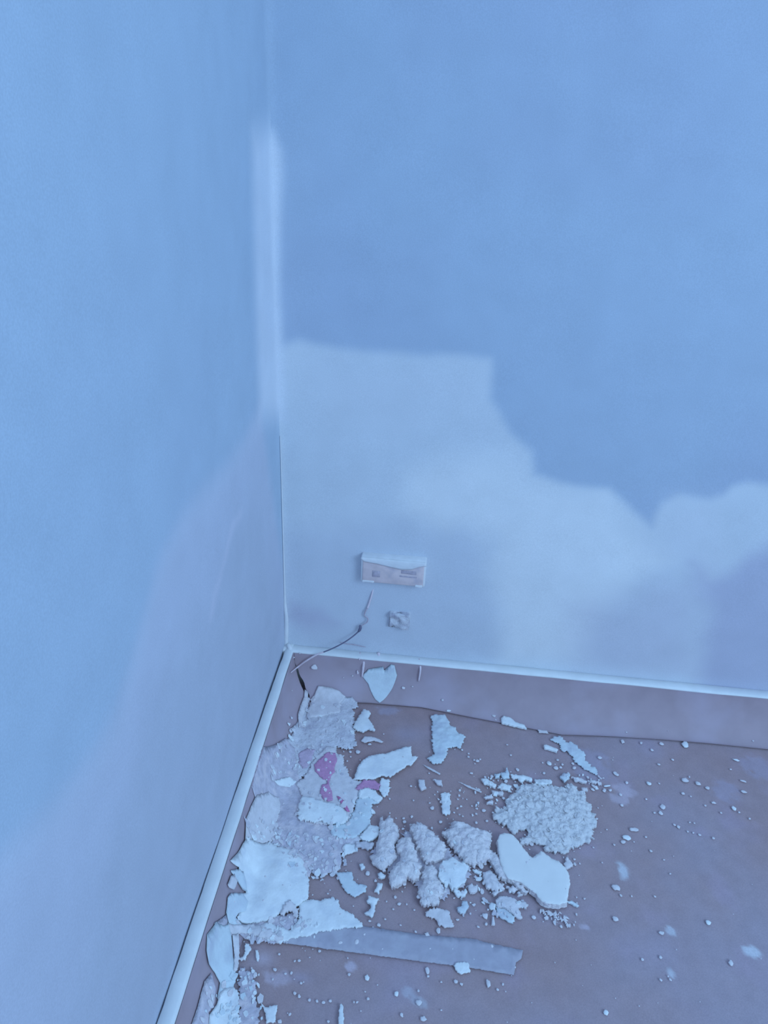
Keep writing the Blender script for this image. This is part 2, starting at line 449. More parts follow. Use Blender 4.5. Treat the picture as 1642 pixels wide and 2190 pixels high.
def blur(G, r):
    for _ in range(2):
        k = 2*r+1
        for ax in (0, 1):
            pad = [(0, 0), (0, 0)]; pad[ax] = (r+1, r)
            q = np.cumsum(np.pad(G, pad, mode='edge'), axis=ax)
            G = (np.take(q, range(k, q.shape[ax]), axis=ax)-np.take(q, range(0, q.shape[ax]-k), axis=ax))/k
    return G

def build(poly, step, thick, dome, dr, noise_amp, nscale, jag, seed, lift, smoothbase, curl=0.0, tilt=None, clump=0.0, cscale=120, undercut=0.0, flatbase=False):
    """solid piece over outline poly (floor x, y): underside rests on the height map, top = underside + thickness + dome + roughness"""
    pol = roughen(poly, step*1.1, jag, seed)
    Q = np.array(pol)
    x0, y0 = Q.min(0); x1, y1 = Q.max(0)
    rr = random.Random(seed+1)
    pts = []
    ys = np.arange(y0, y1, step); xs = np.arange(x0, x1, step)
    for a_, yy in enumerate(ys):
        for xx in xs:
            pts.append((xx+rr.uniform(-.3, .3)*step+(step/2 if a_ % 2 else 0), yy+rr.uniform(-.3, .3)*step))
    pts = np.array(pts) if pts else np.zeros((0, 2))
    if len(pts):
        ok = inside(pts, pol); pts = pts[ok]
    if len(pts):
        pts = pts[seg_dist(pts, pol) > step*0.45]
    nb = len(pol)
    allp = [Vector(p) for p in pol]+[Vector(p) for p in pts]
    v2, e2, f2, *_ = delaunay_2d_cdt(allp, [(i, (i+1) % nb) for i in range(nb)], [], 1, 1e-7)
    V2 = np.array([(v.x, v.y) for v in v2])
    d = seg_dist(V2, pol)
    # local smoothed support
    i0 = max(0, int((x0-GX0)/GS)-12); i1 = min(NX, int((x1-GX0)/GS)+13)
    j0 = max(0, int((y0-GY0)/GS)-12); j1 = min(NY, int((y1-GY0)/GS)+13)
    loc = HM[i0:i1, j0:j1]
    sm = blur(loc, smoothbase) if smoothbase else loc
    sm = np.maximum(sm, loc*0.7+sm*0.3)
    T = HM.copy() if False else None
    def base(x, y):
        fx = min(max((x-GX0)/GS-i0, 0), sm.shape[0]-1.001); fy = min(max((y-GY0)/GS-j0, 0), sm.shape[1]-1.001)
        i = int(fx); j = int(fy); a = fx-i; b = fy-j
        return (sm[i, j]*(1-a)+sm[i+1, j]*a)*(1-b)+(sm[i, j+1]*(1-a)+sm[i+1, j+1]*a)*b
    cx, cy = V2.mean(0)
    R_ = max(d.max(), 1e-4)
    bases = np.array([base(x, y) for x, y in V2])
    if flatbase: bases[:] = np.percentile(bases, 60)
    top = []; bot = []
    for k, (x, y) in enumerate(V2):
        b = bases[k]+lift
        e = d[k]
        n = fbm((x, y, seed*0.37), nscale, 3)
        h = thick+dome*(1-math.exp(-e/dr))+noise_amp*n*(0.4+0.6*min(1, e/0.006))
        if clump:
            dist = noise.voronoi(Vector((x, y, seed*.1))*cscale)[0]
            h += clump*(0.55-dist[0])*min(1, 0.35+e/0.01)
        cu = 0.0
        if curl:
            ang = noise.noise(Vector((x*22, y*22, seed*0.71)))
            cu = curl*max(0, ang+0.25)*math.exp(-e/0.010)
        if tilt: cu += max(0, (x-cx)*tilt[0]+(y-cy)*tilt[1]+tilt[2])
        h = max(h, thick*0.35)
        top.append(b+cu+h); bot.append(b+cu*1.0)
    n = len(V2)
    boundary = {}
    faces = []
    for f in f2:
        f = list(f)
        ar = sum(V2[f[i]][0]*V2[f[(i+1) % len(f)]][1]-V2[f[(i+1) % len(f)]][0]*V2[f[i]][1] for i in range(len(f)))
        if ar < 0: f = f[::-1]
        faces.append(f)
        for i in range(len(f)):
            boundary[(f[i], f[(i+1) % len(f)])] = True
    verts = [(V2[i][0], V2[i][1], top[i]) for i in range(n)]
    cen = V2.mean(0)
    for i in range(n):
        q = V2[i]
        if undercut: q = q+(cen-q)*undercut*(0.6+0.8*noise.noise(Vector((q[0]*90, q[1]*90, seed))))
        verts.append((q[0], q[1], bot[i]))
    fs = list(faces)+[[i+n for i in f[::-1]] for f in faces]
    for (a, b) in boundary:
        if (b, a) not in boundary: fs.append([b, a, a+n, b+n])
    # record in height map
    cells = [(i, j) for i in range(i0, i1) for j in range(j0, j1)]
    C = np.array([(gx[i], gy[j]) for i, j in cells])
    ins = inside(C, pol)
    if ins.any():
        # nearest vertex height
        idx = np.nonzero(ins)[0]
        tp = np.array(top)
        for q in range(0, len(idx), 400):
            ii = idx[q:q+400]
            D = ((C[ii][:, None, :]-V2[None])**2).sum(2)
            nn = D.argmin(1)
            for w, k in zip(ii, nn):
                i, j = cells[w]
                HM[i, j] = max(HM[i, j], tp[k])
    return verts, fs, len(faces)

SEED = [10]
def piece(name, label, cat, z, pts, mat='white', thick=0.0015, dome=0.0, dr=0.01, amp=0.0006, ns=120, jag=0.0009, step=0.004, lift=0.0002, smooth=2,
          curl=0.0, tilt=None, clump=0.0, cscale=120, group=None, kind=None, hgt=None, undercut=0.0, side=None, flat=False, flatbase=False):
    SEED[0] += 1
    G = blur(HM, 3) if smooth else HM
    hh = thick+dome*0.6 if hgt is None else hgt
    poly = [(p.x, p.y) for p in (hit(x, y, hh, G) for x, y in zpx(z, pts))]
    # drop doubled points
    pl = []
    for p in poly:
        if not pl or math.hypot(p[0]-pl[-1][0], p[1]-pl[-1][1]) > 0.0006: pl.append(p)
    verts, fs, nt = build(pl, step, thick, dome, dr, amp, ns, jag, SEED[0], lift, smooth, curl, tilt, clump, cscale, undercut, flatbase)
    c = np.mean(np.array(verts), 0); zmin = min(v[2] for v in verts)
    verts = [(v[0]-c[0], v[1]-c[1], v[2]-zmin) for v in verts]
    me = mesh_of(name, verts, fs)
    for q in range(nt, len(me.polygons)): me.polygons[q].use_smooth = False
    if flat:
        me.polygons.foreach_set('use_smooth', [False]*len(me.polygons))
    o = link(name, me, M[mat]); o.location = (c[0], c[1], zmin)
    if side:
        me.materials.append(M[side])
        for q in range(2*nt, len(me.polygons)): me.polygons[q].material_index = 1
    tag(o, label, cat, group, kind)
    return o
# ------------------------------------------------------------------ tape on the floor
piece('tape_strip', 'pale grey strip of masking tape stuck across the brown floor', 'tape', 'P',
      [(530, 1984), (700, 1974), (780, 1982), (895, 1999), (1010, 2008), (1060, 2020), (1118, 2033), (1115, 2050), (1103, 2060), (1099, 2086), (1000, 2070), (860, 2051), (700, 2030), (600, 2016), (530, 2008)],
      'tape', 0.0005, 0, amp=0.0002, jag=0.0003, step=0.008)

# ------------------------------------------------------------------ dust and skim smears by the corner
DG = 'dusty plaster smears by the left wall'
piece('plaster_smear', 'grey dusty plaster smear spreading below the wall corner', 'plaster dust', 'U',
      [(1010, 60), (1180, 90), (1290, 130), (1390, 190), (1470, 190), (1540, 260), (1560, 320), (1470, 340), (1490, 420), (1510, 520), (1480, 600), (1520, 700), (1500, 780), (1545, 830), (1440, 900), (1330, 890), (1260, 850), (1240, 940),
       (1180, 1000), (1000, 980), (940, 1080), (880, 1200), (730, 1340), (640, 1390), (560, 1390), (480, 1370), (385, 1290), (370, 1310), (330, 1420), (250, 1560), (190, 1440), (250, 1290), (300, 1150), (340, 1010), (330, 950), (440, 850), (520, 770), (640, 730),
       (680, 660), (640, 610), (740, 520), (740, 420), (770, 310), (830, 180), (830, 80), (870, 110), (890, 230), (870, 350), (900, 300), (960, 160)],
      'dust', 0.0014, 0.0022, 0.02, amp=0.0022, ns=90, jag=0.0016, step=0.0042, clump=0.0012, cscale=90, kind='stuff')
piece('plaster_smear', 'mottled lilac plaster smear between the large curled white sheet and the pink flakes', 'plaster dust', '3',
      [(270, 450), (380, 300), (440, 330), (540, 340), (600, 230), (640, 200), (720, 150), (730, 280), (880, 340), (1000, 350), (1270, 440), (1260, 510), (1100, 590), (1100, 700), (1060, 745), (975, 770), (930, 835), (920, 770), (860, 770), (870, 700), (780, 680), (800, 600), (760, 640), (820, 780), (820, 960), (600, 900), (300, 700)],
      'dust', 0.0014, 0.002, 0.02, amp=0.0022, ns=90, jag=0.0016, step=0.0042, clump=0.0014, cscale=90, kind='stuff')
piece('plaster_smear', 'thin dusty smear under the torn sheets beside the tape strip', 'plaster dust', '7',
      [(520, 250), (600, 180), (700, 240), (900, 200), (1110, 170), (1110, 250), (1000, 330), (960, 385), (760, 362), (690, 310), (640, 330), (560, 300)],
      'dustlow', 0.001, 0.001, amp=0.001, jag=0.0015, step=0.005, kind='stuff')
piece('plaster_smear', 'streaky pale smear at the bottom edge beside the left masking paper', 'plaster dust', '7',
      [(450, 650), (500, 590), (530, 700), (520, 800), (480, 870), (490, 975), (350, 975), (400, 830)], 'dustlow', 0.001, 0.0008, amp=0.001, jag=0.0016, step=0.005, kind='stuff')
piece('plaster_smear', 'streaky pale smear right of the long bluish sheet at the bottom edge', 'plaster dust', '7',
      [(690, 690), (700, 560), (750, 580), (800, 590), (815, 660), (800, 780), (835, 840), (835, 975), (690, 975)], 'dustlow', 0.001, 0.0008, amp=0.001, jag=0.0018, step=0.005, kind='stuff')
piece('plaster_smear', 'splash of plaster dust in front of the smooth heart-shaped slab', 'plaster dust', 'S',
      [(1090, 1290), (1200, 1310), (1330, 1335), (1390, 1340), (1290, 1375), (1340, 1410), (1470, 1410), (1450, 1470), (1380, 1440), (1210, 1360)], 'lilac', 0.0008, 0.0008, amp=0.001, jag=0.0018, step=0.003, kind='stuff')
piece('plaster_smear', 'white dusty drag mark running up from the crumbly mound to the paper crease', 'plaster dust', '5',
      [(1110, 380), (1130, 350), (1190, 350), (1230, 400), (1290, 400), (1330, 440), (1380, 480), (1390, 540), (1480, 620), (1490, 660), (1430, 640), (1330, 580), (1280, 510), (1250, 480), (1200, 460), (1170, 410)],
      'bluish', 0.0012, 0.002, amp=0.0015, jag=0.0014, step=0.003, clump=0.0012)

piece('plaster_smear', 'wide film of plaster dust along the left masking paper under the torn flakes', 'plaster dust', '3',
      [(620, -420), (700, -330), (720, -150), (760, 60), (900, 300), (1000, 360), (1230, 450), (1100, 600), (1110, 700), (1050, 760), (930, 770), (850, 740), (830, 800), (600, 900), (270, 640), (230, 600), (275, 420), (310, 220), (350, 100), (290, 0), (330, -100), (370, -250), (460, -330), (560, -380)],
      'dustlow', 0.0006, 0.0008, 0.02, amp=0.0008, ns=90, jag=0.0008, step=0.0045, kind='stuff')
# ------------------------------------------------------------------ flakes on the upper smear
piece('plaster_flake', 'flat pale flake lying highest in the corner below the split paper', 'plaster flake', 'U',
      [(1010, 40), (1180, 70), (1290, 110), (1380, 180), (1300, 280), (1310, 400), (1180, 420), (1060, 450), (960, 460), (860, 460), (870, 380), (920, 230), (980, 120)], 'lilac', 0.0022, 0.0008, amp=0.0006, jag=0.0007)
piece('plaster_flake', 'narrow lilac strip of paper skin along the corner split', 'plaster flake', 'U',
      [(830, 90), (870, 130), (880, 230), (850, 350), (800, 470), (800, 570), (750, 600), (740, 430), (780, 300), (820, 190)], 'lilac', 0.0014, 0.0005, jag=0.0007)
piece('plaster_flake', 'small white curled flake right of the upper grey smear', 'plaster flake', '1',
      [(1160, 650), (1210, 665), (1222, 690), (1200, 725), (1235, 770), (1255, 828), (1200, 815), (1160, 842), (1120, 830), (1072, 800), (1090, 760), (1130, 700)], 'white', 0.003, 0.004, 0.006, jag=0.0006, step=0.003, lift=0.002)
piece('plaster_flake', 'thin lilac sliver pointing right, above the white leaf-shaped flake', 'plaster flake', '1',
      [(1140, 915), (1170, 878), (1250, 885), (1290, 900), (1330, 925), (1310, 933), (1250, 912), (1170, 932)], 'lilac', 0.0014, 0.0006, jag=0.0004, step=0.003)
piece('plaster_flake', 'faint pink dusty flake left of the largest pink patch', 'plaster flake', 'U',
      [(740, 960), (860, 890), (960, 900), (930, 1010), (880, 1130), (800, 1160), (760, 1090)], 'palepink', 0.001, 0.0005, jag=0.0009)
piece('plaster_flake', 'long lilac flake hugging the left masking paper above the curled sheet', 'plaster flake', '3',
      [(370, 80), (470, 50), (560, 100), (572, 180), (545, 330), (540, 420), (470, 500), (380, 490), (265, 460), (270, 300), (320, 180)], 'lilac', 0.0015, 0.001, amp=0.0012, jag=0.0012)
piece('plaster_flake', 'small pale flake at the lower tip of the grey smear', 'plaster flake', 'U',
      [(420, 1320), (520, 1290), (620, 1270), (720, 1330), (640, 1400), (540, 1390), (460, 1370)], 'white', 0.002, 0.001, jag=0.001, step=0.003)

# ------------------------------------------------------------------ torn white and pink flakes
piece('torn_flake', 'broad torn white flake carrying the pink paint patches', 'plaster flake', 'K',
      [(560, 170), (620, 100), (740, 110), (760, 200), (850, 220), (850, 340), (900, 410), (930, 510), (1000, 540), (1080, 570), (1180, 640), (1050, 760), (1000, 900), (960, 1050), (900, 1130), (600, 1150), (480, 1140), (250, 1080), (230, 900), (290, 780), (260, 700), (210, 600), (330, 500), (430, 330), (480, 230)],
      'lilac', 0.0022, 0.002, amp=0.0018, ns=80, jag=0.0011)
piece('torn_flake', 'bluish white torn flake with a ragged right edge below the leaf-shaped flake', 'plaster flake', 'K',
      [(1060, 700), (1160, 680), (1270, 690), (1310, 740), (1380, 800), (1310, 865), (1225, 880), (1240, 950), (1215, 1060), (1210, 1160), (1120, 1250), (1000, 1340), (850, 1340), (700, 1300), (640, 1170), (900, 1130), (960, 1050), (1010, 900), (1050, 780)],
      'bluish', 0.002, 0.0015, amp=0.0014, ns=80, jag=0.0009)
piece('torn_flake', 'white crumpled flake directly below the two middle pink patches', 'plaster flake', 'K',
      [(240, 900), (300, 780), (430, 790), (560, 840), (700, 870), (790, 900), (890, 1010), (900, 1090), (860, 1140), (620, 1150), (560, 1110), (450, 1130), (240, 1070)], 'white', 0.0026, 0.0022, amp=0.0022, ns=80, jag=0.001, lift=0.0015)
piece('torn_flake', 'small white flake at the right end of the right-hand pink patch', 'plaster flake', 'K',
      [(1350, 530), (1460, 550), (1470, 680), (1450, 760), (1390, 780), (1330, 700), (1340, 610)], 'white', 0.002, 0.001, jag=0.0008, step=0.003)
piece('torn_flake', 'large white leaf-shaped flake with a notched right tip', 'plaster flake', '1',
      [(1080, 1240), (1110, 1150), (1150, 1090), (1210, 1050), (1350, 1025), (1380, 1015), (1440, 995), (1500, 975), (1560, 970), (1565, 1045), (1615, 1050), (1600, 1080), (1555, 1130), (1530, 1125), (1460, 1180), (1390, 1225), (1320, 1212), (1240, 1240), (1130, 1240)],
      'white', 0.002, 0.0012, amp=0.0012, ns=40, jag=0.0006, lift=0.0015, curl=0.004)
PG = 'pink painted flakes'
piece('pink_flake', 'largest pink painted patch, fan-shaped, on the torn white flake', 'paint flake', 'K',
      [(620, 190), (740, 200), (760, 280), (720, 400), (730, 440), (680, 500), (655, 570), (650, 620), (610, 550), (560, 540), (510, 490), (460, 430), (460, 350), (520, 280)], 'pink', 0.0012, 0.0006, jag=0.0006, step=0.003, lift=0.0008, group=PG)
piece('pink_flake', 'pink painted patch just below the largest one', 'paint flake', 'K',
      [(560, 620), (650, 600), (690, 720), (705, 820), (640, 842), (570, 810), (530, 720)], 'pink', 0.0012, 0.0006, jag=0.0006, step=0.003, lift=0.0008, group=PG)
piece('pink_flake', 'narrow deep pink sliver slanting down to the right', 'paint flake', 'K',
      [(755, 775), (800, 790), (860, 850), (935, 985), (890, 980), (830, 900)], 'hotpink', 0.0012, 0.0004, jag=0.0004, step=0.003, lift=0.0008, group=PG)
piece('pink_flake', 'pink painted patch under the leaf-shaped white flake', 'paint flake', 'K',
      [(1000, 680), (1060, 620), (1110, 560), (1260, 560), (1340, 610), (1320, 700), (1250, 680), (1160, 670), (1060, 700)], 'pink', 0.0012, 0.0004, jag=0.0006, step=0.003, lift=0.0008, group=PG)
piece('torn_flake', 'white flake curving around the foot of the right-hand pink patch', 'plaster flake', 'K',
      [(1060, 710), (1120, 675), (1180, 665), (1270, 690), (1310, 745), (1378, 800), (1310, 862), (1270, 830), (1190, 780), (1120, 800), (1060, 790)], 'white', 0.0018, 0.0012, amp=0.001, jag=0.0008, step=0.003)
piece('plaster_flake', 'bright white chip left of the spiky chunk', 'plaster flake', 'K',
      [(1065, 1310), (1200, 1155), (1340, 1180), (1330, 1290), (1225, 1372), (1150, 1390)], 'white', 0.004, 0.003, 0.008, jag=0.0006, step=0.003)
piece('plaster_flake', 'small white chip above the brown gap in the mottled smear', 'plaster flake', 'K',
      [(850, 1500), (840, 1440), (920, 1410), (1030, 1420), (1040, 1520), (960, 1530), (860, 1560)], 'white', 0.0022, 0.0012, jag=0.0008, step=0.003)
piece('plaster_flake', 'dull grey chip between the white chip and the spiky chunk', 'plaster flake', 'M',
      [(0, 500), (150, 500), (260, 520), (240, 570), (160, 610), (60, 570), (0, 580)], 'dust', 0.003, 0.002, jag=0.0008, step=0.003)
piece('plaster_flake', 'kite-shaped blue-white flake alone on the brown floor left of the chunks', 'plaster flake', '3',
      [(1060, 765), (1200, 760), (1215, 830), (1235, 860), (1330, 880), (1320, 930), (1220, 982), (1150, 930), (1110, 880)], 'bluish', 0.0014, 0.0004, jag=0.0006)

# ------------------------------------------------------------------ the large curled sheets at the left
piece('torn_sheet', 'ragged white sheet reaching right over the end of the tape strip', 'plaster sheet', '3',
      [(740, 1030), (830, 1000), (920, 1010), (1030, 980), (1080, 1010), (1090, 1060), (1140, 1100), (1210, 1120), (1230, 1160), (1290, 1210), (1280, 1245), (1150, 1250), (1060, 1260), (900, 1280), (800, 1320), (680, 1340), (570, 1385), (400, 1335), (300, 1290), (370, 1240), (480, 1190), (540, 1240), (660, 1270), (730, 1190), (735, 1120)],
      'white', 0.002, 0.0014, amp=0.0016, ns=60, jag=0.0009, lift=0.0005)
piece('torn_sheet', 'largest white sheet, puffed up and curled beside the left masking paper', 'plaster sheet', '3',
      [(280, 450), (350, 470), (480, 490), (560, 530), (700, 560), (760, 640), (800, 750), (825, 800), (815, 980), (745, 1035), (680, 1075), (560, 1120), (480, 1165), (330, 1200), (230, 1190), (195, 1150), (215, 1090), (150, 1060), (110, 980), (170, 930), (270, 930), (240, 820), (200, 740), (210, 700), (135, 670), (200, 580), (250, 490)],
      'white', 0.0024, 0.012, 0.035, amp=0.0045, ns=32, jag=0.0008, lift=0.0008, step=0.005, hgt=0.006)
piece('torn_sheet', 'bluish crumpled fold at the lower left of the puffed sheet', 'plaster sheet', '3',
      [(110, 980), (140, 935), (240, 940), (290, 1010), (270, 1090), (205, 1110), (180, 1150), (230, 1205), (200, 1240), (120, 1210), (95, 1100)], 'bluish', 0.002, 0.003, 0.012, amp=0.003, ns=50, jag=0.0007, step=0.004)
piece('torn_sheet', 'pale flattened sheet between the puffed sheet and the long bluish one', 'plaster sheet', '3',
      [(110, 1210), (220, 1215), (330, 1215), (420, 1240), (520, 1280), (600, 1330), (560, 1380), (420, 1335), (300, 1300), (230, 1290), (150, 1300), (120, 1270)], 'lilac', 0.0016, 0.001, amp=0.0015, ns=60, jag=0.0011, step=0.004)
piece('torn_sheet', 'jagged tooth-edged scrap at the lower rim of the puffed sheet', 'plaster sheet', 'L',
      [(820, 1230), (860, 1130), (900, 1060), (960, 1040), (1000, 1110), (1070, 1140), (1060, 1250), (1000, 1250), (970, 1200), (930, 1180), (870, 1220)], 'lilac', 0.003, 0.003, amp=0.002, jag=0.0012, step=0.003, lift=0.0005)
piece('torn_sheet', 'crumpled grey-white scrap tucked under the left edge of the puffed sheet', 'plaster sheet', 'L',
      [(150, 640), (230, 600), (320, 640), (350, 760), (370, 900), (300, 860), (240, 760), (200, 690)], 'bluish', 0.004, 0.004, 0.006, amp=0.004, ns=120, jag=0.001, step=0.003)
piece('torn_sheet', 'small lilac curl against the left masking paper', 'plaster sheet', 'L',
      [(105, 810), (150, 700), (200, 680), (235, 760), (190, 860), (120, 835)], 'lilac', 0.003, 0.005, 0.006, amp=0.003, ns=120, jag=0.001, step=0.003)
piece('torn_sheet', 'long bluish sheet standing on edge at the lower left', 'plaster sheet', '7',
      [(530, 240), (620, 250), (640, 330), (650, 470), (672, 560), (665, 650), (640, 760), (600, 800), (560, 830), (540, 760), (560, 660), (520, 580), (480, 520), (465, 440), (470, 340), (505, 280)],
      'bluish', 0.002, 0.009, 0.02, amp=0.002, ns=50, jag=0.0006, lift=0.0004, hgt=0.004)
piece('torn_sheet', 'pale upright sheet cut off by the bottom of the picture', 'plaster sheet', '7',
      [(600, 700), (660, 690), (690, 720), (695, 985), (480, 985), (485, 880), (540, 800), (560, 730)], 'white', 0.0018, 0.003, 0.02, amp=0.0015, ns=60, jag=0.001)
piece('plaster_flake', 'thin pale strip right of the long bluish sheet', 'plaster flake', '7',
      [(645, 320), (690, 310), (695, 430), (700, 480), (740, 480), (740, 500), (690, 497), (680, 590), (655, 580), (660, 460)], 'lilac', 0.0014, 0.0008, jag=0.0009, step=0.003)
piece('plaster_flake', 'small arrow-shaped white chip below the tape\'s left end', 'plaster flake', '7',
      [(735, 385), (760, 395), (782, 425), (755, 455), (735, 500), (715, 490), (740, 440)], 'white', 0.002, 0.001, jag=0.0006, step=0.002)
piece('plaster_flake', 'narrow upright white chip below the tape\'s left end', 'plaster flake', '7',
      [(808, 430), (828, 432), (838, 490), (828, 515), (814, 505)], 'white', 0.002, 0.001, jag=0.0004, step=0.002)
piece('plaster_flake', 'white torn scrap at the bottom edge right of the pale smears', 'plaster flake', '7',
      [(845, 800), (880, 835), (960, 820), (950, 940), (890, 945), (870, 860)], 'white', 0.0018, 0.0008, jag=0.0008, step=0.003)
piece('plaster_splinter', 'long white splinter standing upright in the picture at the bottom edge', 'splinter', '7',
      [(1400, 815), (1412, 805), (1424, 820), (1432, 975), (1390, 975)], 'white', 0.003, 0.002, jag=0.0004, step=0.002)

# ------------------------------------------------------------------ triangular flake lying on the back masking paper
piece('plaster_flake', 'heart-shaped pale flake leaning on the back masking paper', 'plaster flake', '1',
      [(1150, 370), (1200, 320), (1325, 320), (1332, 350), (1390, 295), (1420, 310), (1442, 370), (1400, 480), (1330, 575), (1295, 600), (1260, 570), (1200, 440)], 'bluish', 0.0014, 0.0004, jag=0.0002, step=0.002, smooth=0, lift=0.0014, hgt=0.0024)
piece('plaster_flake', 'white bar-shaped flake on the crease of the back masking paper', 'plaster flake', '5',
      [(715, 205), (735, 185), (790, 200), (830, 235), (900, 255), (920, 288), (830, 268), (720, 242)], 'white', 0.004, 0.003, 0.006, jag=0.0006, step=0.003)
piece('plaster_flake', 'small lilac chip on the crease right of the bar-shaped flake', 'plaster flake', '5',
      [(1005, 300), (1080, 305), (1092, 330), (1015, 325)], 'lilac', 0.0015, 0.0008, jag=0.0005, step=0.0025)
piece('plaster_flake', 'tall ragged T-shaped white flake below the paper crease', 'plaster flake', '5',
      [(160, 190), (190, 170), (270, 180), (300, 230), (300, 260), (355, 280), (350, 310), (420, 340), (415, 390), (390, 440), (340, 430), (290, 440), (285, 500), (240, 560), (180, 575), (130, 530), (180, 490), (165, 440), (160, 300)],
      'bluish', 0.002, 0.0025, amp=0.0025, ns=110, jag=0.0011, step=0.003, clump=0.001)
piece('plaster_chip', 'small upright lilac chip left of centre among the specks', 'chip', '5', [(55, 700), (100, 695), (115, 760), (80, 785), (60, 750)], 'lilac', 0.004, 0.003, jag=0.0005, step=0.0025)
piece('plaster_chip', 'small wedge-shaped chip right of the upright lilac chip', 'chip', '5', [(170, 692), (240, 700), (247, 752), (205, 732)], 'lilac', 0.003, 0.002, jag=0.0005, step=0.0025)
piece('plaster_flake', 'ragged upright white flake midway between the T-shaped flake and the chunks', 'plaster flake', '5', [(230, 810), (300, 798), (312, 870), (305, 960), (280, 982), (235, 950), (242, 880)], 'white', 0.0025, 0.002, amp=0.002, jag=0.001, step=0.0025, clump=0.001)
piece('plaster_chip', 'bar-shaped chip left of the dusty drag mark', 'chip', '5', [(1058, 420), (1075, 415), (1168, 455), (1160, 476), (1060, 446)], 'white', 0.004, 0.002, jag=0.0004, step=0.0025)
piece('plaster_splinter', 'thin pale scratch-like splinter left of the upper chips', 'splinter', '5', [(90, 578), (140, 600), (230, 652), (225, 660), (130, 612)], 'lilac', 0.0012, 0.0004, jag=0.0003, step=0.003)
piece('plaster_splinter', 'thin pale scratch-like splinter pointing at the crumbly mound', 'splinter', '5', [(370, 715), (460, 750), (560, 795), (555, 803), (450, 762)], 'lilac', 0.0012, 0.0004, jag=0.0003, step=0.003)

# ------------------------------------------------------------------ the crumbly mound
mound = piece('crumbly_plaster_mound', 'rounded mound of crumbled grey-white plaster on the brown floor', 'plaster mound', 'O',
      [(370, 540), (400, 480), (460, 420), (560, 340), (700, 320), (860, 330), (1040, 355), (1110, 380), (1130, 330), (1200, 310), (1260, 400), (1370, 460), (1380, 560), (1420, 570), (1450, 680), (1490, 760), (1520, 830), (1450, 890), (1460, 990), (1360, 1060), (1290, 1090), (1160, 1130), (1110, 1190), (960, 1170), (870, 1160), (840, 1080), (720, 1060), (560, 1080), (540, 1010), (660, 970), (620, 890), (560, 900), (460, 930), (400, 860), (260, 810), (210, 740), (230, 600), (300, 640), (370, 610)],
      'crumb', 0.0035, 0.010, 0.022, amp=0.009, ns=85, jag=0.0016, step=0.002, clump=0.003, cscale=90, kind='stuff', hgt=0.006)
EG = 'flat chips along the rim of the crumbly mound'
for pts, lab, mt in (([(50, 270), (110, 250), (250, 340), (220, 365), (100, 320)], 'bar-shaped white chip at the far left tip of the crumbly mound', 'white'),
               ([(180, 410), (330, 420), (330, 470), (200, 450)], 'flat chip on the left rim of the mound, uppermost of three', 'lilac'),
               ([(80, 490), (190, 450), (205, 500), (110, 515)], 'flat chip on the left rim of the mound, middle of three', 'lilac'),
               ([(120, 545), (200, 525), (205, 580), (120, 570)], 'flat chip on the left rim of the mound, lowest of three', 'lilac'),
               ([(260, 370), (310, 310), (430, 350), (420, 410), (330, 390)], 'broad white chip on the upper left rim of the mound', 'white'),
               ([(290, 190), (350, 180), (370, 120), (400, 180), (405, 245), (330, 262)], 'spiked chip at the top of the mound\'s upper left arm', 'bluish'),
               ([(420, 200), (560, 210), (690, 250), (690, 300), (610, 270), (550, 300), (500, 260), (430, 240)], 'long ragged chip along the upper rim of the mound', 'white'),
               ([(720, 260), (930, 270), (952, 312), (870, 335), (730, 315)], 'flat pale chip at the top of the mound', 'white'),
               ([(225, 200), (280, 195), (285, 250), (235, 245)], 'small pale chip in the mound\'s upper left arm', 'bluish'),
               ([(1040, 240), (1080, 190), (1170, 200), (1150, 260), (1100, 300)], 'white crumb cluster right above the mound', 'bluish'),
               ([(1180, 235), (1280, 245), (1390, 290), (1370, 325), (1250, 285)], 'narrow pale chip above the mound\'s right shoulder', 'lilac'),
               ([(1420, 270), (1520, 290), (1500, 320), (1430, 310)], 'small pale chip at the foot of the dusty drag mark', 'lilac'),
               ([(1310, 370), (1390, 370), (1385, 410), (1335, 415)], 'single lilac pebble-like chip right of the mound\'s shoulder', 'lilac')):
    piece('plaster_chip', lab, 'chip', 'O', pts, mt, 0.004, 0.003, 0.006, amp=0.002, jag=0.0007, step=0.0025, group=EG, undercut=0.1)

# ------------------------------------------------------------------ broken chunks in the middle
piece('plaster_smear', 'bed of fine plaster crumbs under the row of chunks', 'plaster dust', 'M',
      [(230, 620), (330, 560), (560, 560), (640, 380), (740, 330), (960, 560), (1240, 560), (1330, 700), (1500, 740), (1560, 900), (1420, 1080), (1300, 1180), (1140, 1290), (900, 1250), (830, 1060), (660, 950), (480, 900), (300, 780)],
      'dustlow', 0.0008, 0.002, 0.01, amp=0.002, ns=120, jag=0.003, step=0.0035, clump=0.002, kind='stuff')
CG = 'broken plaster chunks in the middle of the floor'
def chunk(lab, z, pts, mat='rough', thick=0.009, dome=0.007, amp=0.005, clump=0.004, **k):
    k.setdefault('jag', 0.0012)
    return piece('plaster_chunk', lab, 'plaster chunk', z, pts, mat, thick, dome, 0.006, amp=amp, ns=95, step=0.0026, clump=clump, cscale=120, group=CG, undercut=0.06, flatbase=True, **k)
chunk('rough crumbly plaster chunk above the left tip of the smooth slab', '4',
      [(605, 280), (650, 260), (665, 215), (740, 215), (800, 250), (910, 280), (915, 340), (905, 380), (930, 420), (900, 430), (880, 470), (800, 485), (740, 465), (690, 400), (640, 340)], thick=0.008, dome=0.010, clump=0.006)
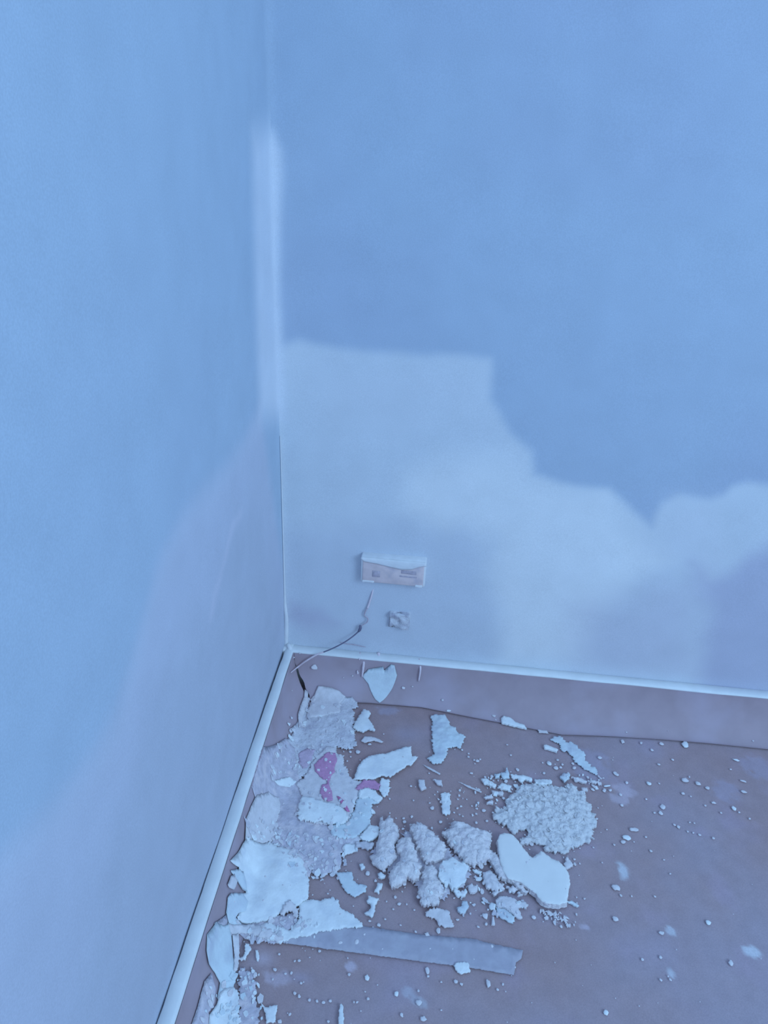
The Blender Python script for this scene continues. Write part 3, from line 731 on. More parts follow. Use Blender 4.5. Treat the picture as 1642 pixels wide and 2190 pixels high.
chunk('oblong plaster chunk slanting down right, uppermost of the middle row', 'M',
      [(730, 250), (800, 240), (900, 240), (950, 300), (1050, 370), (1130, 450), (1200, 510), (1230, 600), (1200, 700), (1100, 750), (950, 770), (900, 700), (870, 590), (810, 490), (780, 400)], thick=0.010, dome=0.007)
chunk('spiky plaster chunk with two pointed teeth at its top', 'M',
      [(190, 680), (280, 640), (270, 560), (310, 440), (330, 280), (320, 240), (360, 130), (390, 210), (460, 120), (500, 170), (530, 240), (580, 290), (570, 370), (600, 420), (530, 520), (550, 640), (580, 670), (480, 780), (420, 830), (390, 890), (300, 840), (220, 780)], thick=0.006, dome=0.009, jag=0.0008, clump=0.003)
chunk('plaster chunk in the centre of the row with a rounded lower left foot', 'M',
      [(600, 430), (740, 430), (780, 480), (790, 560), (825, 620), (840, 720), (890, 800), (880, 900), (840, 1000), (790, 1020), (710, 970), (680, 1040), (590, 1090), (500, 1125), (450, 1040), (460, 930), (490, 870), (570, 780), (620, 690), (570, 600), (550, 520)], thick=0.009, dome=0.008, clump=0.003)
chunk('blocky plaster chunk lowest in the middle row', 'M',
      [(900, 870), (950, 790), (1060, 800), (1100, 900), (1120, 960), (1180, 1080), (1200, 1180), (1120, 1260), (1130, 1330), (1010, 1360), (920, 1370), (870, 1280), (850, 1130), (930, 1000), (890, 930)], thick=0.008, dome=0.006, clump=0.003)
piece('plaster_flake', 'angular bright white flake between the blocky chunk and the slab', 'plaster flake', 'M',
      [(1130, 900), (1140, 790), (1220, 740), (1320, 700), (1420, 760), (1530, 820), (1500, 930), (1480, 990), (1510, 1000), (1480, 1050), (1410, 1080), (1360, 1160), (1300, 1130), (1270, 1060), (1160, 1030), (1110, 960)], 'white', 0.007, 0.004, 0.01, amp=0.0015, ns=60, jag=0.0007, step=0.003, undercut=0.08)
piece('plaster_flake', 'flat pale flake below the blocky chunk with a small dent', 'plaster flake', '4',
      [(495, 790), (560, 765), (640, 780), (655, 830), (680, 880), (640, 890), (580, 875), (560, 835), (500, 815)], 'lilac', 0.002, 0.001, jag=0.001, step=0.003)
piece('plaster_chip', 'kidney-shaped white chip below the angular bright flake', 'chip', 'M', [(1440, 1300), (1500, 1300), (1540, 1370), (1480, 1460), (1410, 1460), (1370, 1390), (1430, 1360)], 'bluish', 0.004, 0.003, jag=0.0006, step=0.0025)
piece('plaster_chip', 'lilac crescent-shaped curl right of the angular bright flake', 'chip', 'S', [(128, 980), (180, 930), (205, 985), (262, 958), (260, 1020), (210, 1062), (150, 1052)], 'lilac', 0.005, 0.003, jag=0.0005, step=0.0025)
piece('plaster_chip', 'white ragged chip touching the foot of the angular bright flake', 'chip', 'M', [(1330, 1150), (1400, 1160), (1460, 1190), (1490, 1130), (1510, 1180), (1480, 1240), (1360, 1230)], 'white', 0.004, 0.002, jag=0.0006, step=0.0025)
for pts, lab in (([(50, 800), (110, 790), (130, 860), (80, 880)], 'white crumb left of the spiky chunk, uppermost of its column'),
                 ([(300, 930), (340, 900), (410, 940), (400, 980), (350, 1010)], 'white crumb tucked under the spiky chunk\'s lower tip'),
                 ([(290, 1060), (370, 1060), (360, 1120), (310, 1200), (250, 1170), (280, 1120)], 'white double crumb below the spiky chunk'),
                 ([(170, 1230), (320, 1270), (270, 1350), (260, 1450), (220, 1520), (120, 1470), (200, 1420), (210, 1340), (150, 1310)], 'hook-shaped white flake above the tape strip')):
    piece('plaster_chip', lab, 'chip', 'M', pts, 'white', 0.004, 0.003, 0.006, amp=0.0015, jag=0.0006, step=0.0025, undercut=0.1)

# ------------------------------------------------------------------ the smooth slab and what lies around it
piece('plaster_chunk', 'broken grey layer showing under the left edge of the smooth slab', 'plaster chunk', 'S',
      [(370, 490), (440, 480), (500, 500), (560, 600), (620, 700), (700, 840), (760, 880), (900, 960), (940, 1060), (880, 1060), (760, 940), (680, 900), (560, 850), (470, 700), (430, 590)], 'rough', 0.010, 0.004, 0.008, amp=0.004, ns=120, jag=0.0012, step=0.0026, clump=0.004, group=CG, undercut=0.1, flatbase=True)
piece('plaster_slab', 'smooth heart-shaped white plaster slab with a notch in its upper edge', 'plaster slab', 'S',
      [(525, 350), (560, 275), (620, 255), (720, 270), (790, 330), (880, 460), (960, 560), (1000, 590), (1060, 540), (1130, 500), (1180, 540), (1250, 590), (1370, 640), (1450, 730), (1500, 840), (1510, 930), (1490, 1070), (1460, 1200), (1350, 1225), (1180, 1205), (1110, 1160), (1050, 1080), (950, 990), (850, 900), (760, 870), (680, 860), (620, 740), (570, 600), (540, 470)],
      'slab', 0.011, 0.0016, 0.004, amp=0.0008, ns=30, jag=0.0004, step=0.0035, smooth=10, side='rough', hgt=0.015, undercut=-0.02, flatbase=True, lift=0.002)
chunk('crumbled plaster heap left of the slab\'s lower edge', 'S', [(330, 800), (430, 730), (520, 830), (560, 910), (620, 930), (620, 1010), (560, 1000), (520, 1090), (440, 1070), (490, 1010), (400, 990), (340, 900)], 'lilac', thick=0.005, dome=0.006, amp=0.004)
piece('plaster_chip', 'thin white sliver left of the crumbled heap', 'chip', 'S', [(190, 752), (250, 745), (325, 780), (300, 812), (220, 790)], 'white', 0.003, 0.001, jag=0.0005, step=0.0025)
chunk('pinkish plaster lump against the slab\'s lower left edge', 'S', [(640, 960), (740, 930), (800, 990), (770, 1060), (700, 1030)], 'lilac', thick=0.004, dome=0.006, amp=0.003)
chunk('small pale lump below the pinkish one at the slab\'s edge', 'S', [(790, 1050), (850, 1030), (870, 1100), (800, 1112)], 'lilac', thick=0.003, dome=0.005, amp=0.003)
piece('plaster_flake', 'blue-white flake under the splayed flake below the slab', 'plaster flake', 'S', [(500, 1260), (640, 1270), (690, 1340), (760, 1390), (740, 1490), (700, 1470), (600, 1420), (520, 1350)], 'bluish', 0.002, 0.001, jag=0.0006, step=0.003)
piece('plaster_flake', 'splayed white flake with finger-like ends below the slab', 'plaster flake', 'S', [(500, 1160), (600, 1110), (760, 1140), (780, 1200), (900, 1190), (940, 1220), (920, 1290), (860, 1260), (800, 1270), (830, 1320), (870, 1390), (840, 1420), (760, 1380), (660, 1290), (510, 1240)], 'lilac', 0.003, 0.0025, amp=0.0015, jag=0.0007, step=0.003, lift=0.001)
piece('plaster_chip', 'small white chip at the left of the splayed flake', 'chip', 'S', [(410, 1240), (450, 1200), (500, 1220), (500, 1290), (440, 1290)], 'white', 0.003, 0.002, jag=0.0005, step=0.0025)
piece('plaster_splinter', 'short white stick below the splayed flake', 'splinter', 'S', [(455, 1390), (480, 1390), (495, 1500), (450, 1500)], 'lilac', 0.003, 0.001, jag=0.0003, step=0.0025)
piece('plaster_splinter', 'pale sliver sticking out from the slab\'s lower right end', 'splinter', 'S', [(1465, 1180), (1530, 1168), (1632, 1240), (1600, 1255), (1510, 1205)], 'bluish', 0.003, 0.001, jag=0.0003, step=0.0025)
piece('plaster_chip', 'spiky lilac scrap at the slab\'s right shoulder', 'chip', 'S', [(1420, 660), (1450, 640), (1460, 590), (1485, 620), (1555, 680), (1500, 730), (1450, 735)], 'lilac', 0.003, 0.002, jag=0.0009, step=0.0025)
piece('plaster_flake', 'white flake lying on the lower edge of the tape strip', 'plaster flake', '8', [(885, 540), (920, 520), (990, 520), (1005, 580), (940, 602), (905, 580)], 'white', 0.002, 0.001, jag=0.0006, step=0.0025)

# ------------------------------------------------------------------ torn scraps too small and many to pick apart
def scraps(name, label, regions, seed, parent=None):
    rr = random.Random(seed); VS = []; FS = []; MI = []
    G = blur(HM, 1)
    for poly, n, r0, r1, mats in regions:
        Q = np.array(poly, float); lo = Q.min(0); hi = Q.max(0); k = 0
        while k < n:
            x = float(rr.uniform(lo[0], hi[0])); y = float(rr.uniform(lo[1], hi[1]))
            if not inside(np.array([[x, y]]), poly)[0]: continue
            k += 1
            p = hit(x, y, 0.001); s = (p-CAMP).length/F
            rad = rr.uniform(r0, r1)*s*(0.6+0.8*rr.random()**2); ang = rr.uniform(0, 6.28); el_ = rr.uniform(0.45, 1.0)
            m_ = rr.randint(7, 11); ring = []
            for i in range(m_):
                t = 6.2832*i/m_; q = rad*rr.uniform(0.55, 1.25)
                u, v = q*math.cos(t), q*el_*math.sin(t)
                ring.append((p.x+u*math.cos(ang)-v*math.sin(ang), p.y+(u*math.sin(ang)+v*math.cos(ang))*1.2))
            b = len(VS); th = rr.uniform(0.0006, 0.0018); sx = rr.uniform(-.12, .12); sy = rr.uniform(-.12, .12)
            zc = hsample(G, p.x, p.y)
            for (u, v) in ring:
                VS.append((u, v, max(hsample(G, u, v), zc-0.001)+0.0003+th+max(0, sx*(u-p.x)+sy*(v-p.y))))
            for (u, v) in ring:
                VS.append((u, v, max(hsample(G, u, v), zc-0.001)-0.0004+max(0, sx*(u-p.x)+sy*(v-p.y))))
            FS.append(tuple(range(b, b+m_))); FS.append(tuple(range(b+2*m_-1, b+m_-1, -1)))
            for i in range(m_): FS.append((b+(i+1) % m_, b+i, b+m_+i, b+m_+(i+1) % m_))
            MI += [rr.choice(mats)]*(m_+2)
    me = mesh_of(name, VS, FS, smooth=False)
    o = link(name, me)
    for q in ('white', 'lilac', 'bluish', 'dust'): me.materials.append(M[q])
    me.polygons.foreach_set('material_index', MI)
    return tag(o, label, 'plaster scraps', kind='stuff')
scraps('fine_plaster_scraps', 'litter of fine torn plaster scraps over the smears by the left wall',
       [([(640, 1490), (720, 1490), (770, 1560), (740, 1620), (640, 1640), (590, 1690), (560, 1660), (600, 1590)], 90, 2, 6, (1, 3, 3, 0)),
        ([(700, 1600), (760, 1680), (800, 1740), (760, 1830), (620, 1860), (560, 1790), (620, 1730)], 90, 2, 6, (1, 0, 2, 3)),
        ([(530, 1740), (620, 1770), (740, 1800), (740, 1880), (660, 1880), (600, 1810), (530, 1800)], 90, 2, 7, (1, 0, 3, 3)),
        ([(500, 1960), (640, 1960), (740, 1980), (640, 2020), (520, 2010)], 40, 2, 5, (1, 0, 3)),
        ([(450, 2090), (560, 2060), (560, 2190), (430, 2190)], 60, 2, 6, (1, 0, 2))], 5)
scraps('fine_plaster_scraps', 'litter of fine plaster crumbs between the chunks and the slab',
       [([(790, 1760), (980, 1760), (1080, 1860), (1140, 1960), (1040, 1970), (960, 1950), (840, 1900)], 130, 1.5, 5, (1, 3, 0)),
        ([(1030, 1650), (1130, 1665), (1120, 1700), (1060, 1720), (1040, 1700)], 30, 1.5, 5, (1, 0)),
        ([(1200, 1650), (1290, 1660), (1280, 1690), (1220, 1680)], 26, 1.5, 4, (1, 0)),
        ([(1150, 1950), (1240, 1955), (1230, 1985), (1180, 1975)], 22, 1.5, 3.5, (1,)),
        ([(920, 1690), (1050, 1660), (1040, 1740), (930, 1760)], 30, 1, 3, (1, 0))], 6)

# ------------------------------------------------------------------ scattered crumbs
def blob(px, py, rx, ry=None, rot=0.0, h=None, seed=0, low=False):
    """vertices and faces of a lumpy crumb"""
    ry = ry or rx
    G = HM
    p = hit(px, py, 0.001, G)
    k = (p-CAMP).length/F
    sx = rx*k; sy = ry*k*1.35
    hh = h if h else (0.35 if low else 0.42)*min(sx, sy)
    vs = []; fs = []
    n = 8 if low else 10; rings = ((1.0, -0.3), (1.06, 0.25), (0.8, 0.75), (0.38, 1.0))
    for a, z in rings:
        for i in range(n):
            t = 2*math.pi*i/n
            r = a*(1+0.55*noise.noise(Vector((math.cos(t)*1.5, math.sin(t)*1.5, seed*3.7+z*0.3))))
            x = r*sx*math.cos(t); y = r*sy*math.sin(t)
            c_, s_ = math.cos(rot), math.sin(rot)
            vs.append((x*c_-y*s_, x*s_+y*c_, max(-0.0005, z*hh*(1+0.3*noise.noise(Vector((t, z, seed)))))))
    vs.append((0, 0, hh*1.02))
    for q in range(len(rings)-1):
        for i in range(n):
            fs.append((q*n+i, q*n+(i+1) % n, (q+1)*n+(i+1) % n, (q+1)*n+i))
    b = (len(rings)-1)*n
    for i in range(n): fs.append((b+i, b+(i+1) % n, len(vs)-1))
    fs.append(tuple(range(n))[::-1])
    base = Vector((p.x, p.y, hsample(HM, p.x, p.y)))
    return base, vs, fs

CRB = 'loose plaster crumbs on the floor'
big = [('6', 988, 790, 27, 25, 'white ragged crumb just below the crease of the back masking paper, far right'),
       ('6', 980, 1070, 25, 20, 'largest rounded crumb of the loose cluster right of the mound'),
       ('6', 1087, 1095, 20, 16, 'oval crumb just right of the largest in the loose cluster'),
       ('6', 695, 1097, 18, 15, 'round crumb midway between the mound and the loose cluster'),
       ('6', 805, 1283, 19, 17, 'white crumb above a smaller one right of the mound'),
       ('6', 788, 1332, 17, 13, 'smaller crumb touching the one above it right of the mound'),
       ('6', 1370, 1295, 18, 15, 'lone round crumb near the right edge of the floor'),
       ('6', 797, 783, 17, 14, 'smooth oval crumb under the paper crease, left of the ragged one'),
       ('6', 578, 1462, 32, 18, 'bow-shaped white crumb right of the mound'),
       ('6', 520, 1530, 30, 18, 'curved white crumb just below the bow-shaped one'),
       ('6', 487, 763, 14, 18, 'pale upright crumb under the crease above the drag mark'),
       ('6', 305, 893, 17, 12, 'flat oval crumb right of the dusty drag mark'),
       ('6', 1390, 910, 28, 9, 'thin white sliver near the right edge below the crease'),
       ('6', 1445, 1077, 24, 8, 'thin pale sliver level with the loose cluster at the right edge'),
       ('6', 1450, 1163, 20, 10, 'short pale chip below the thin sliver at the right edge'),
       ('6', 365, 1118, 33, 9, 'flat white sliver right of the mound\'s top'),
       ('6', 1210, 1250, 18, 9, 'small twin crumb below the loose cluster'),
       ('9', 568, 575, 20, 16, 'lone white crumb right of the tape strip\'s level, below the slab'),
       ('9', 1222, 600, 17, 13, 'greyish crumb above the large white paint spot'),
       ('9', 1383, 883, 14, 14, 'bright round crumb below the large white paint spot'),
       ('9', 575, 355, 24, 20, 'lilac three-lobed crumb right of the slab'),
       ('9', 505, 1232, 15, 15, 'lone crumb near the bottom edge of the floor'),
       ('9', 895, 675, 17, 10, 'small crumb beside the white paint blot in the lower right'),
       ('8', 703, 578, 16, 18, 'white crumb just below the tape strip'),
       ('8', 278, 628, 15, 15, 'bright round crumb below the left half of the tape strip'),
       ('8', 700, 322, 16, 12, 'crumb on the upper edge of the tape strip'),
       ('8', 1130, 665, 14, 22, 'bent lilac crumb below the tape strip\'s right end'),
       ('8', 485, 738, 15, 13, 'white crumb left of the smeared paint spots'),
       ('8', 672, 915, 18, 13, 'white crumb nearest the bottom edge in the middle'),
       ('8', 900, 650, 14, 11, 'pale crumb below the flake on the tape'),
       ('5', 1100, 570, 18, 16, 'round crumb left of the dusty drag mark\'s middle'),
       ('5', 1152, 608, 18, 14, 'flat pale crumb below the round one by the drag mark'),
       ('5', 577, 945, 17, 11, 'oval crumb left of the crumbly mound'),
       ('5', 165, 925, 16, 13, 'lilac crumb above the chunks, left of the ragged upright flake'),
       ('5', 525, 547, 16, 10, 'crumb right of the T-shaped flake'),
       ('5', 475, 648, 15, 9, 'slanted crumb above the scratch-like splinters'),
       ('5', 295, 148, 20, 10, 'flat chip on the paper crease above the T-shaped flake'),
       ('S', 365, 1378, 36, 32, 'white crumb left of the short stick'),
       ('M', 165, 930, 30, 32, 'lilac crumb left of the chip under the spiky chunk'),
       ('1', 750, 310, 29, 20, 'oval pale paint blob on the back masking paper near the corner'),
       ('1', 1495, 478, 14, 12, 'round pale paint blob on the masking paper right of the heart-shaped flake')]
for i, (z, x, y, rx, ry, lab) in enumerate(big):
    x0, y0, s = ZOOM[z]
    onpaper = z == '1'
    base, vs, fs = blob(x0+x/s, y0+y/s, rx/s*0.9, ry/s*0.78, h=0.0012 if onpaper else None, seed=i, rot=random.uniform(-.3, .3) if not onpaper else 0)
    o = link('plaster_crumb', mesh_of('plaster_crumb', vs, fs), M['white' if i % 3 == 0 and not ('lilac' in lab or 'pale' in lab) else 'lilac']); o.location = base
    if onpaper:
        o.rotation_euler = (math.radians(52), 0, 0); o.location = base+Vector((0, -0.0008, 0.0004))
    tag(o, lab, 'crumb', CRB)
# the tiny specks, too small to pick apart, as one sprinkling
small = []
for z, lst in {'6': [(885, 907, 9), (1347, 984, 7), (778, 1096, 8), (1018, 1045, 8), (1162, 1130, 13), (967, 1177, 12), (1030, 1198, 7), (482, 1270, 13), (900, 1425, 8), (930, 1440, 12), (1022, 1405, 8), (1057, 1413, 6), (1098, 1505, 9), (1208, 1531, 10), (1005, 1478, 7), (1050, 1487, 8), (490, 1560, 13), (1497, 1375, 7), (1145, 1272, 8), (1270, 1330, 8), (675, 1222, 7), (775, 945, 9), (720, 830, 12), (635, 775, 12), (440, 1025, 14), (520, 1090, 12), (1523, 760, 7), (740, 1330, 9), (345, 1150, 13), (390, 1150, 12), (470, 1185, 12), (1415, 1325, 8)],
               '9': [(890, 845, 9), (608, 410, 10), (848, 417, 8), (1258, 8, 8), (685, 415, 7), (890, 1005, 9), (190, 628, 9), (955, 1000, 8), (820, 98, 9), (760, 858, 9)],
               '8': [(940, 670, 9), (1232, 672, 8), (208, 800, 6), (1155, 403, 8), (707, 615, 8), (152, 603, 8), (638, 720, 7), (800, 655, 6), (640, 800, 16), (405, 215, 6), (475, 62, 12), (620, 305, 8), (780, 296, 14), (360, 258, 12), (205, 375, 14), (90, 380, 14), (1060, 270, 7), (288, 775, 7), (1195, 710, 7), (20, 790, 8), (520, 885, 11), (1115, 250, 8)],
               '7': [(975, 460, 8), (1085, 510, 7), (1115, 508, 9), (1258, 438, 9), (1018, 597, 8), (1060, 592, 8), (1128, 665, 7), (930, 637, 6), (1115, 757, 10), (1188, 783, 9), (1240, 792, 8), (1285, 800, 9), (1048, 882, 9), (1500, 798, 6), (1522, 798, 6), (1600, 775, 8), (805, 600, 13), (760, 595, 9), (945, 570, 10), (720, 570, 9), (1320, 935, 9), (975, 935, 12), (1085, 735, 8), (745, 660, 12)],
               '5': [(246, 65, 11), (655, 188, 11), (402, 460, 10), (455, 490, 8), (455, 515, 9), (500, 541, 7), (548, 535, 7), (763, 420, 8), (1165, 542, 10), (1055, 648, 9), (365, 927, 7), (532, 885, 9), (520, 930, 10), (440, 857, 7), (480, 908, 7), (1500, 525, 14), (140, 648, 7), (340, 960, 7), (408, 990, 7), (185, 820, 6), (600, 1030, 8), (845, 618, 12), (1300, 603, 12), (1285, 570, 12), (1440, 775, 10), (1205, 575, 9), (1190, 600, 9), (1625, 645, 14), (690, 700, 7), (230, 1035, 10), (15, 865, 6), (1240, 1330, 9), (1300, 1370, 8)],
               'M': [(650, 190, 16), (760, 165, 22), (1040, 50, 26), (1375, 55, 14), (1150, 240, 22), (1450, 160, 12), (660, 240, 22), (640, 330, 20), (270, 1035, 16), (660, 1075, 24), (540, 1255, 20), (420, 1310, 10), (590, 1345, 20), (400, 1550, 12), (1330, 1265, 10), (1380, 1560, 16), (190, 1575, 18), (860, 1240, 26), (1200, 1170, 22), (1150, 1240, 20)],
               'S': [(375, 1492, 16), (265, 1530, 13), (1020, 1400, 24), (1380, 1520, 14), (400, 1295, 14), (290, 880, 18), (240, 125, 18), (390, 95, 14), (60, 35, 14), (1575, 690, 16), (60, 1060, 24), (320, 650, 20), (420, 650, 20), (340, 590, 18), (360, 690, 18), (300, 720, 16)],
               'K': [(1200, 75, 20), (1020, 85, 14), (940, 175, 20), (1040, 180, 30), (945, 240, 12), (900, 300, 14), (1470, 810, 14), (620, 390, 10), (890, 410, 14), (620, 550, 12), (230, 100, 24), (225, 300, 22), (910, 1150, 34), (690, 1210, 10), (500, 1590, 12), (660, 1350, 26), (360, 1300, 20)],
               'L': [(1460, 955, 12), (1200, 580, 18), (1280, 555, 16), (1410, 490, 16), (1320, 450, 14), (1210, 430, 22), (1170, 520, 18), (1250, 610, 16), (1380, 570, 16)],
               'O': [(10, 45, 14), (40, 20, 10), (905, 70, 26), (1010, 30, 14), (840, 195, 15), (510, 150, 20), (990, 130, 20), (1045, 125, 16), (1220, 130, 20), (1070, 90, 12), (85, 665, 20), (15, 570, 14), (200, 690, 14), (20, 405, 18), (45, 430, 14), (120, 795, 14), (1445, 400, 18), (1590, 420, 18), (1500, 770, 18), (330, 510, 16), (265, 290, 10), (185, 235, 20), (100, 240, 16), (1130, 1260, 16), (1220, 1275, 12), (680, 1080, 24), (610, 1060, 20), (760, 1010, 20)],
               '1': [(1570, 460, 9), (630, 190, 7), (1070, 375, 7), (995, 390, 6), (580, 220, 8), (1115, 345, 9), (1330, 858, 6), (1215, 943, 11), (1380, 1403, 7), (1578, 1415, 7)]}.items():
    x0, y0, s = ZOOM[z]
    small += [(x0+x/s, y0+y/s, r/s) for x, y, r in lst]
for _ in range(110):
    small.append((random.gauss(1000, 330), random.uniform(1560, 2190), random.uniform(0.6, 1.6)))
for _ in range(70):
    small.append((random.gauss(930, 150), random.gauss(1870, 80), random.uniform(0.7, 2.0)))
for _ in range(60):
    small.append((random.gauss(1170, 120), random.gauss(1740, 85), random.uniform(0.8, 2.2)))
for _ in range(60):
    small.append((random.gauss(650, 90), random.gauss(1790, 170), random.uniform(0.8, 2.0)))
VS = []; FS = []
for i, (x, y, r) in enumerate(small):
    if not (350 < x < 1690): continue
    base, vs, fs = blob(x, y, r, r*random.uniform(0.5, 0.95), seed=i+100, rot=random.uniform(0, 3), low=True)
    if base.z > 0.03 and r < 1.5: continue
    k = len(VS)
    VS += [(v[0]+base.x, v[1]+base.y, v[2]+base.z) for v in vs]; FS += [tuple(q+k for q in f) for f in fs]
tag(link('plaster_specks', mesh_of('plaster_specks', VS, FS), M['lilac']), 'sprinkling of tiny white plaster specks over the brown floor', 'specks', kind='stuff')
# crumbs that make up the surface of the mound
VS = []; FS = []
for i in range(420):
    a = random.uniform(0, 6.283); rr = math.sqrt(random.random())
    px = 1172+98*rr*math.cos(a); py = 1742+72*rr*math.sin(a)
    r = random.uniform(1.5, 5.5)
    p = hit(px, py, 0.0)
    if p.z < 0.006: continue
    base, vs, fs = blob(px, py, r, r*random.uniform(0.5, 0.9), seed=i+900, rot=random.uniform(0, 3), low=True)
    k = len(VS)
    sl = (random.uniform(-.5, .5), random.uniform(-.5, .5)); VS += [(v[0]+base.x, v[1]+base.y, v[2]*0.8+base.z-0.0008+sl[0]*v[0]+sl[1]*v[1]) for v in vs]; FS += [tuple(q+k for q in f) for f in fs]
mc = mesh_of('crumbs', [(v[0]-mound.location.x, v[1]-mound.location.y, v[2]-mound.location.z) for v in VS], FS)
mc.polygons.foreach_set('use_smooth', [False]*len(mc.polygons))
o = link('crumbs', mc, M['crumb'], mound); o['kind'] = 'stuff'

# ------------------------------------------------------------------ tubes (cable, bead, drips)
def tube(pts, rad, n=10, sub=6):
    """smooth tube through points; rad is one radius or one per point"""
    pts = [Vector(p) for p in pts]
    R = rad if isinstance(rad, (list, tuple)) else [rad]*len(pts)
    path = []; rr = []
    for i in range(len(pts)-1):
        p0 = pts[max(0, i-1)]; p1 = pts[i]; p2 = pts[i+1]; p3 = pts[min(len(pts)-1, i+2)]
        for k in range(sub):
            t = k/sub
            path.append(0.5*((2*p1)+(-p0+p2)*t+(2*p0-5*p1+4*p2-p3)*t*t+(-p0+3*p1-3*p2+p3)*t**3))
            rr.append(R[i]*(1-t)+R[i+1]*t)
    path.append(pts[-1]); rr.append(R[-1])
    vs = []; fs = []
    upv = Vector((0.3, 0.2, 0.93))
    for i, p in enumerate(path):
        d = (path[min(i+1, len(path)-1)]-path[max(0, i-1)]).normalized()
        a = d.cross(upv).normalized(); b = d.cross(a)
        for k in range(n):
            th = 2*math.pi*k/n; vs.append(p+rr[i]*(math.cos(th)*a+math.sin(th)*b))
    for i in range(len(path)-1):
        for k in range(n): fs.append((i*n+k, i*n+(k+1) % n, (i+1)*n+(k+1) % n, (i+1)*n+k))
    fs.append(tuple(range(n))[::-1]); fs.append(tuple((len(path)-1)*n+k for k in range(n)))
    return vs, fs
def local(vs, o): return [Vector(v)-Vector(o) for v in vs]

# cable that comes out of the wall and hangs over the skirting
org = back_pt(782, 1326)
cab = empty('loose_cable', org)
tag(cab, 'thin loose cable hanging from the wall over the skirting, dark in the middle', 'cable')
def bp(x, y, d): return back_pt(x, y, -d)
def cpart(name, pts, r, mat):
    vs, fs = tube(pts, r); o = link(name, mesh_of(name, local(vs, org), fs), M[mat], cab); return o
cpart('painted_wire', [bp(798, 1258, 0.000), bp(795, 1272, 0.004), bp(790, 1288, 0.005), bp(786, 1300, 0.006)], [0.0012, 0.0018, 0.002, 0.002], 'cablewhite')
cpart('twisted_wire', [bp(786, 1300, 0.006), bp(781, 1308, 0.008), bp(779, 1316, 0.007), bp(786, 1322, 0.008), bp(785, 1330, 0.009), bp(775, 1337, 0.010), bp(769, 1343, 0.011)], [0.0015, 0.0018, 0.0013, 0.0015, 0.0013, 0.0012, 0.002], 'mark')
cpart('cable_end', [bp(769.5, 1338, 0.012), bp(770.5, 1342, 0.012), bp(769, 1347, 0.012), bp(766, 1351, 0.012)], [0.0022, 0.0034, 0.0034, 0.002], 'cable')
cpart('cable_sheath', [bp(767, 1350, 0.012), bp(757, 1359, 0.015), bp(742, 1370, 0.020), bp(725, 1380, 0.025), bp(706, 1389, 0.029), bp(692, 1394.5, 0.031)], 0.0015, 'cable')
def on_paper(x, y, off=0.0025):
    p = hit(x, y, 0.0, BASE); return p-ray(x, y)*off*1.6
cpart('painted_tail', [bp(692, 1394.5, 0.031), bp(683, 1397.5, 0.031), on_paper(672, 1403, .005), on_paper(652, 1415, .005), on_paper(636, 1427, .004), on_paper(622, 1438, .003)], [0.0019, 0.0019, 0.002, 0.002, 0.0019, 0.0012], 'cablewhite')
o = tag(link('crack_line', mesh_of('crack_line', *[(lambda q: (local(q[0], back_pt(733, 1376)), q[1]))(tube([back_pt(728, 1374, -0.006), back_pt(742, 1377, -0.006), back_pt(758, 1379, -0.006), back_pt(782, 1384, -0.008)], [0.0012, 0.001, 0.0012, 0.0008]))][0]), M['mark']),
        'short dark crack line along the back skirting ledge, added as a thin tube', 'crack'); o.location = back_pt(733, 1376)  # dark tube added to draw the crack's dark line above the ledge

# bead of filler running down the wall corner onto the skirting
pts = []
for y, x in ((930, 593), (1000, 595), (1100, 598), (1200, 600), (1262, 602), (1290, 607), (1320, 612), (1350, 611), (1378, 610)):
    yy = back_pt(x, y)
    pts.append(Vector((max(0.004, yy.x*0.6+0.003), -0.004, yy.z)))
pts += [Vector((0.012, -0.012, HS+0.004)), Vector((0.019, -0.021, HS-0.012)), Vector((0.021, -0.024, HS-0.035)), Vector((0.022, -0.026, HS-0.058))]
vs, fs = tube(pts, [0.0006, 0.001, 0.0012, 0.0014, 0.002, 0.0035, 0.0045, 0.005, 0.0045, 0.005, 0.005, 0.004, 0.003], n=12)
o = tag(link('corner_filler', mesh_of('corner_filler', vs, fs), M['boxwhite']), 'white bead of filler running down the wall corner onto the skirting', 'filler')

# paint drips on the back masking paper
drips = [([(779, 1405), (777, 1425), (774, 1448)], [0.0016, 0.003, 0.0018], 'white paint drip running into the heart-shaped flake'),
         ([(770, 1396), (768, 1411)], [0.0022, 0.0014], 'short white paint drip under the skirting edge, left of the longer one'),
         ([(896, 1410), (899, 1430), (895, 1457)], [0.0026, 0.0022, 0.0018], 'thin hooked white paint drip right of the heart-shaped flake'),
         ([(809, 1398), (810, 1404)], [0.0045, 0.002], 'small white paint drop at the skirting edge above the heart-shaped flake'),
         ([(764, 1434), (765, 1441)], [0.0016, 0.0022], 'tiny white paint drop left of the heart-shaped flake')]
for pp, rr, lab in drips:
    P3 = [on_paper(x, y, 0.0015) for x, y in pp]
    vs, fs = tube(P3, rr, n=8, sub=4)
    o = link('paint_drip', mesh_of('paint_drip', local(vs, P3[0]), fs), M['cablewhite']); o.location = P3[0]
    tag(o, lab, 'paint drip', 'white paint drips on the masking paper')

